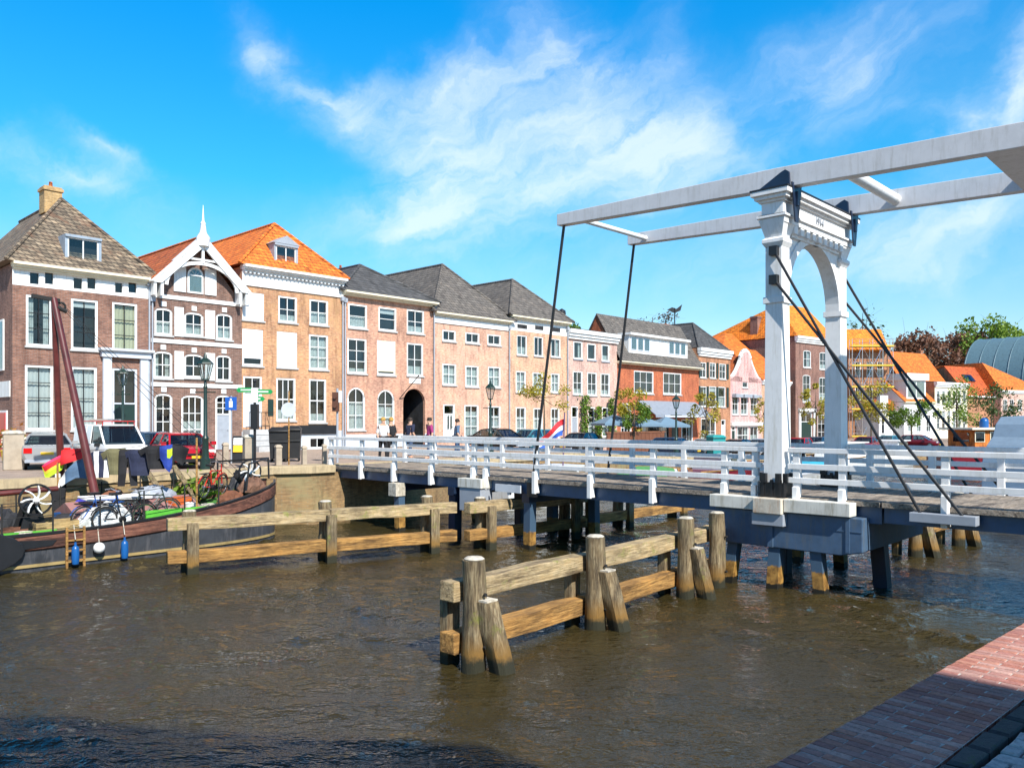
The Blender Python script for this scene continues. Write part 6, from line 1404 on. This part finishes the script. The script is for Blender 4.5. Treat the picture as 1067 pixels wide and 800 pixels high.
# grey steel ship on the right behind the bridge
gq=Vector((17.1,28.8));t=thing('steel_barge','pale blue grey steel barge with high curved bulwark at the right edge','boat',(gq.x,gq.y,0),ang(D2)-.15)
m=MB();m.loft([[(x,-w*.9,-.3),(x,-w,.3),(x,-w,z),(x,w,z),(x,w,.3),(x,w*.9,-.3)] for x,w,z in((0,.9,.75),(.6,1.3,.78),(1.6,1.5,.8),(3,1.6,.9),(12,1.6,.9))],0,True);m.build('hull',NAVY,t)
m=MB();prof=[(2.6,.965),(2.6,1.9),(2.75,2.35),(3.1,2.7),(3.6,3.0),(3.9,3.5),(4.4,3.8),(9,3.9),(9,.965)]
m.prism([(x,-1.45,z) for x,z in prof],(0,2.8,0));m.build('bulwark',paint('bulwark_grey',(.17,.24,.32),.5,.08),t,.03)
m=MB();m.box(.6,12,-1.62,1.62,.901,.96);m.build('deck_edge',LGREY,t)
# low pontoon seen under the leaf
p=quay(24,-5.6);t=MB();t.box(-6,6,-.8,.8,-.3,.55);t=t.build('pontoon',paint('pontoon_grey',(.3,.3,.29),.7,.2,dirt=(.2,.18,.12)),None,.03);t.location=(p.x,p.y,0);t.rotation_euler.z=ang(D2);tag(t,'low grey floating pontoon seen below the bridge leaf','pontoon')
# ------------------------------------------------------------------ people
def person(loc,rz,label,shirt,trous,hair,arm=0,s=1.0,stride=.12):
    root=thing('person',label,'person',loc,rz,'people near the bridge end');root.scale=(s,s,s)
    J={'pel':(0,0,.95),'wa':(0,0,1.1),'ch':(.02,0,1.32),'ne':(.02,0,1.5),'h0':(.04,0,1.58),'h1':(.04,0,1.68)}
    E=[('pel','wa'),('wa','ch'),('ch','ne'),('ne','h0'),('h0','h1')];Rd={'pel':.15,'wa':.13,'ch':.16,'ne':.06,'h0':.095,'h1':.09}
    for sd,sg in(('l',1),('r',-1)):
        st=stride*sg;J.update({'hip'+sd:(0,.09*sg,.9),'kn'+sd:(st*.6+.03,.1*sg,.5),'an'+sd:(st,.1*sg,.09),'toe'+sd:(st+.16,.11*sg,.04)})
        E+=[('pel','hip'+sd),('hip'+sd,'kn'+sd),('kn'+sd,'an'+sd),('an'+sd,'toe'+sd)];Rd.update({'hip'+sd:.1,'kn'+sd:.065,'an'+sd:.045,'toe'+sd:.04})
        if arm and sg==arm:hand=(.38,.26*sg,1.48);el=(.2,.32*sg,1.25)
        else:hand=(.12-st*.6,.25*sg,.85);el=(-.02,.25*sg,1.1)
        J.update({'sh'+sd:(.02,.18*sg,1.42),'el'+sd:el,'wr'+sd:hand});E+=[('ch','sh'+sd),('sh'+sd,'el'+sd),('el'+sd,'wr'+sd)];Rd.update({'sh'+sd:.07,'el'+sd:.05,'wr'+sd:.035})
    def skin(name,keys,mat,grow,par):
        ks=[k for k in J if k in keys];ix={k:i for i,k in enumerate(ks)}
        me=bpy.data.meshes.new(name);me.from_pydata([J[k] for k in ks],[(ix[a],ix[b]) for a,b in E if a in ix and b in ix],[])
        me.materials.append(mat);o=bpy.data.objects.new(name,me);col.objects.link(o);o.parent=par
        o.modifiers.new('skin','SKIN');ly=me.skin_vertices[0].data if me.skin_vertices else None
        if ly is None:
            bm=bmesh.new();bm.from_mesh(me);bm.verts.layers.skin.verify();bm.to_mesh(me);bm.free();ly=me.skin_vertices[0].data
        for k in ks:
            rr=Rd[k]*grow;ly[ix[k]].radius=(rr,rr);ly[ix[k]].use_root=(k==('pel' if 'pel' in ix else ks[0]))
        sb=o.modifiers.new('sub','SUBSURF');sb.levels=1;sb.render_levels=1
        for p in me.polygons:p.use_smooth=True
        return o
    b=skin('body',list(J),SKIN,1.0,root)
    skin('shirt',['pel','wa','ch','shl','shr','ell','elr'],shirt,1.22,root)
    J['ank_l']=J['anl'];skin('trousers',['pel','hipl','hipr','knl','knr','anl','anr'],trous,1.22,root)
    m=MB();m.lathe([(.1,1.64),(.108,1.7),(.095,1.755),(.05,1.785),(.005,1.79)],12,(.02,0,0));m.build('hair',hair,root)
    m=MB();m.lathe([(.001,-.02),(.014,0),(.001,.02)],6,(.135,.035,1.665));m.lathe([(.001,-.02),(.014,0),(.001,.02)],6,(.135,-.035,1.665));m.build('eyes',BLACK,root)
    return root
HB=paint('blond_hair',(.45,.27,.06),.7);HD=paint('dark_hair',(.03,.018,.012),.7);DEN=paint('denim',(.04,.07,.14),.9,.1)
person(at(399,0,33.2),-1.0,'person with blond hair in white top standing by the bridge end',WHC,BLKC,HB)
person(at(408,0,33.6),2.6,'person in black jacket raising an arm beside the blond one',BLKC,BLKC,HB,arm=1)
person(at(427,0,35.2),.8,'person in dark blue clothes in front of the arched passage',NAVYC,DEN,HD)
person(at(448,0,34.5),3.6,'person in magenta jacket leaning at the bridge rail',paint('magenta_cloth',(.3,.03,.14),.9),DEN,HD)
person(at(476,0,36),.3,'person in blue jacket walking before the plastered house',SLATEC,DEN,HD,s=.97)
# ------------------------------------------------------------------ sky, sun, camera
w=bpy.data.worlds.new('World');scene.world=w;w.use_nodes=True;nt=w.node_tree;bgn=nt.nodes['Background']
SUN=Vector((.5,-.866));EL=R(43)
sky=N(nt,'ShaderNodeTexSky',sky_type='NISHITA');sky.sun_disc=False;sky.sun_elevation=EL;sky.sun_rotation=math.atan2(SUN.x,SUN.y);sky.air_density=1.0;sky.dust_density=.3;sky.ozone_density=2.5
tc=N(nt,'ShaderNodeTexCoord');sp=N(nt,'ShaderNodeSeparateXYZ');L(nt,tc.outputs['Generated'],sp.inputs[0])
az=N(nt,'ShaderNodeMath',operation='ARCTAN2');L(nt,sp.outputs[0],az.inputs[0]);L(nt,sp.outputs[1],az.inputs[1])
el=N(nt,'ShaderNodeMath',operation='ARCSINE');L(nt,sp.outputs[2],el.inputs[0])
cb=N(nt,'ShaderNodeCombineXYZ');L(nt,az.outputs[0],cb.inputs[0]);L(nt,el.outputs[0],cb.inputs[1]);AE=cb.outputs[0]
def wmap(loc,rot,sc):
    m=N(nt,'ShaderNodeMapping',vector_type='TEXTURE');m.inputs['Location'].default_value=loc;m.inputs['Rotation'].default_value=rot;m.inputs['Scale'].default_value=sc;return m
# wispy displacement of the cloud coordinates
nz=N(nt,'ShaderNodeTexNoise');nz.inputs['Scale'].default_value=5;nz.inputs['Detail'].default_value=6;nz.inputs['Roughness'].default_value=.6;L(nt,AE,nz.inputs['Vector'])
va=N(nt,'ShaderNodeVectorMath',operation='MULTIPLY_ADD');L(nt,nz.outputs['Color'],va.inputs[0]);va.inputs[1].default_value=(.22,.16,0);L(nt,AE,va.inputs[2])
vb=N(nt,'ShaderNodeVectorMath',operation='SUBTRACT');L(nt,va.outputs[0],vb.inputs[0]);vb.inputs[1].default_value=(.11,.08,0);WV=vb.outputs[0]
def azel(u,v):
    x=ratio(u);z=(HV-v)/F;return math.atan(x),math.atan(z/math.sqrt(1+x*x))
# (u,v, half width, half height in photo pixels, tilt deg, strength): cloud banks by compass direction and height
CL=[(275,60,30,75,40,.55),(340,105,110,42,-28,.95),(470,95,150,30,12,.8),(455,185,110,62,60,1.1),(560,185,190,80,8,1.1),(690,160,170,50,-8,1.0),(590,60,110,60,-40,1.0),(700,50,45,85,-15,.5),(880,60,150,60,10,1.1),(960,120,120,40,-10,.45),(1040,100,34,80,-25,1.35),(70,195,150,38,-12,1.0),(130,175,70,20,-25,.7),(420,240,190,32,5,.75),(880,270,260,60,0,.75),(1000,230,200,50,0,.8),(640,300,240,45,0,.35),(-60,260,200,60,0,.5)]
acc=None
for u,v,a,b,t,s in CL:
    x,y=azel(u,v);k=math.cos(x)**2/F;mp=wmap((x,y,0),(0,0,R(t)),(a*k*1.75,b*k*1.75,1));L(nt,WV,mp.inputs['Vector'])
    g=N(nt,'ShaderNodeTexGradient',gradient_type='QUADRATIC_SPHERE');L(nt,mp.outputs[0],g.inputs['Vector'])
    q=N(nt,'ShaderNodeMath',operation='MULTIPLY_ADD');L(nt,g.outputs['Fac'],q.inputs[0]);q.inputs[1].default_value=s
    if acc is None:q.inputs[2].default_value=0
    else:L(nt,acc,q.inputs[2])
    acc=q.outputs[0]
mp=wmap((0,0,0),(0,0,R(24)),(.2,.06,1));L(nt,WV,mp.inputs['Vector'])
fb=N(nt,'ShaderNodeTexNoise');fb.inputs['Scale'].default_value=1.1;fb.inputs['Detail'].default_value=9;fb.inputs['Roughness'].default_value=.62;L(nt,mp.outputs[0],fb.inputs['Vector']);fb.inputs['Distortion'].default_value=.12
fr=N(nt,'ShaderNodeMapRange');L(nt,fb.outputs['Fac'],fr.inputs[0]);fr.inputs[1].default_value=.33;fr.inputs[2].default_value=.68;fr.inputs[3].default_value=.42;fr.inputs[4].default_value=1.2
mu=N(nt,'ShaderNodeMath',operation='MULTIPLY');L(nt,acc,mu.inputs[0]);L(nt,fr.outputs[0],mu.inputs[1])
cd=N(nt,'ShaderNodeMapRange',interpolation_type='SMOOTHSTEP');L(nt,mu.outputs[0],cd.inputs[0]);cd.inputs[1].default_value=.0;cd.inputs[2].default_value=1.4;cd.inputs[3].default_value=0;cd.inputs[4].default_value=.72
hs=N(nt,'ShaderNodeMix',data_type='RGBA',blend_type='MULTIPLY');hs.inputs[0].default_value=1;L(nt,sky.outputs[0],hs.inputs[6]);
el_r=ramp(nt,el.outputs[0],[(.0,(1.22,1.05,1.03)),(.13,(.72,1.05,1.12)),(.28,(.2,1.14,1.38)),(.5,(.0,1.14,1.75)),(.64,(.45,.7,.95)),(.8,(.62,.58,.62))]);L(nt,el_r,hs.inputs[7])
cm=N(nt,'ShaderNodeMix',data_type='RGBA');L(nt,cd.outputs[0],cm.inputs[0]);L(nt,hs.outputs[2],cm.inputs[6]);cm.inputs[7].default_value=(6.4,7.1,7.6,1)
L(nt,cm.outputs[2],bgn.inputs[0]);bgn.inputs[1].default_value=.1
sl=bpy.data.lights.new('sun','SUN');sl.energy=5.0;sl.angle=R(.5);sl.color=(1,.95,.86);so=bpy.data.objects.new('sun',sl);col.objects.link(so)
dv=Vector((SUN.x*math.cos(EL),SUN.y*math.cos(EL),math.sin(EL)));so.rotation_euler=dv.to_track_quat('Z','Y').to_euler();so.location=(20,-30,40)
cam=bpy.data.cameras.new('camera');co_=bpy.data.objects.new('camera',cam);col.objects.link(co_);scene.camera=co_
co_.location=(0,0,EYE);co_.rotation_euler=(PI/2,0,0);cam.sensor_width=36;cam.lens=F/1067*36;cam.shift_y=(HV-400)/1067;cam.clip_end=2000;cam.clip_start=.05
scene.render.resolution_x=1024;scene.render.resolution_y=767
vs=scene.view_settings;vs.view_transform='Standard';vs.look='None';vs.exposure=.66;vs.gamma=1
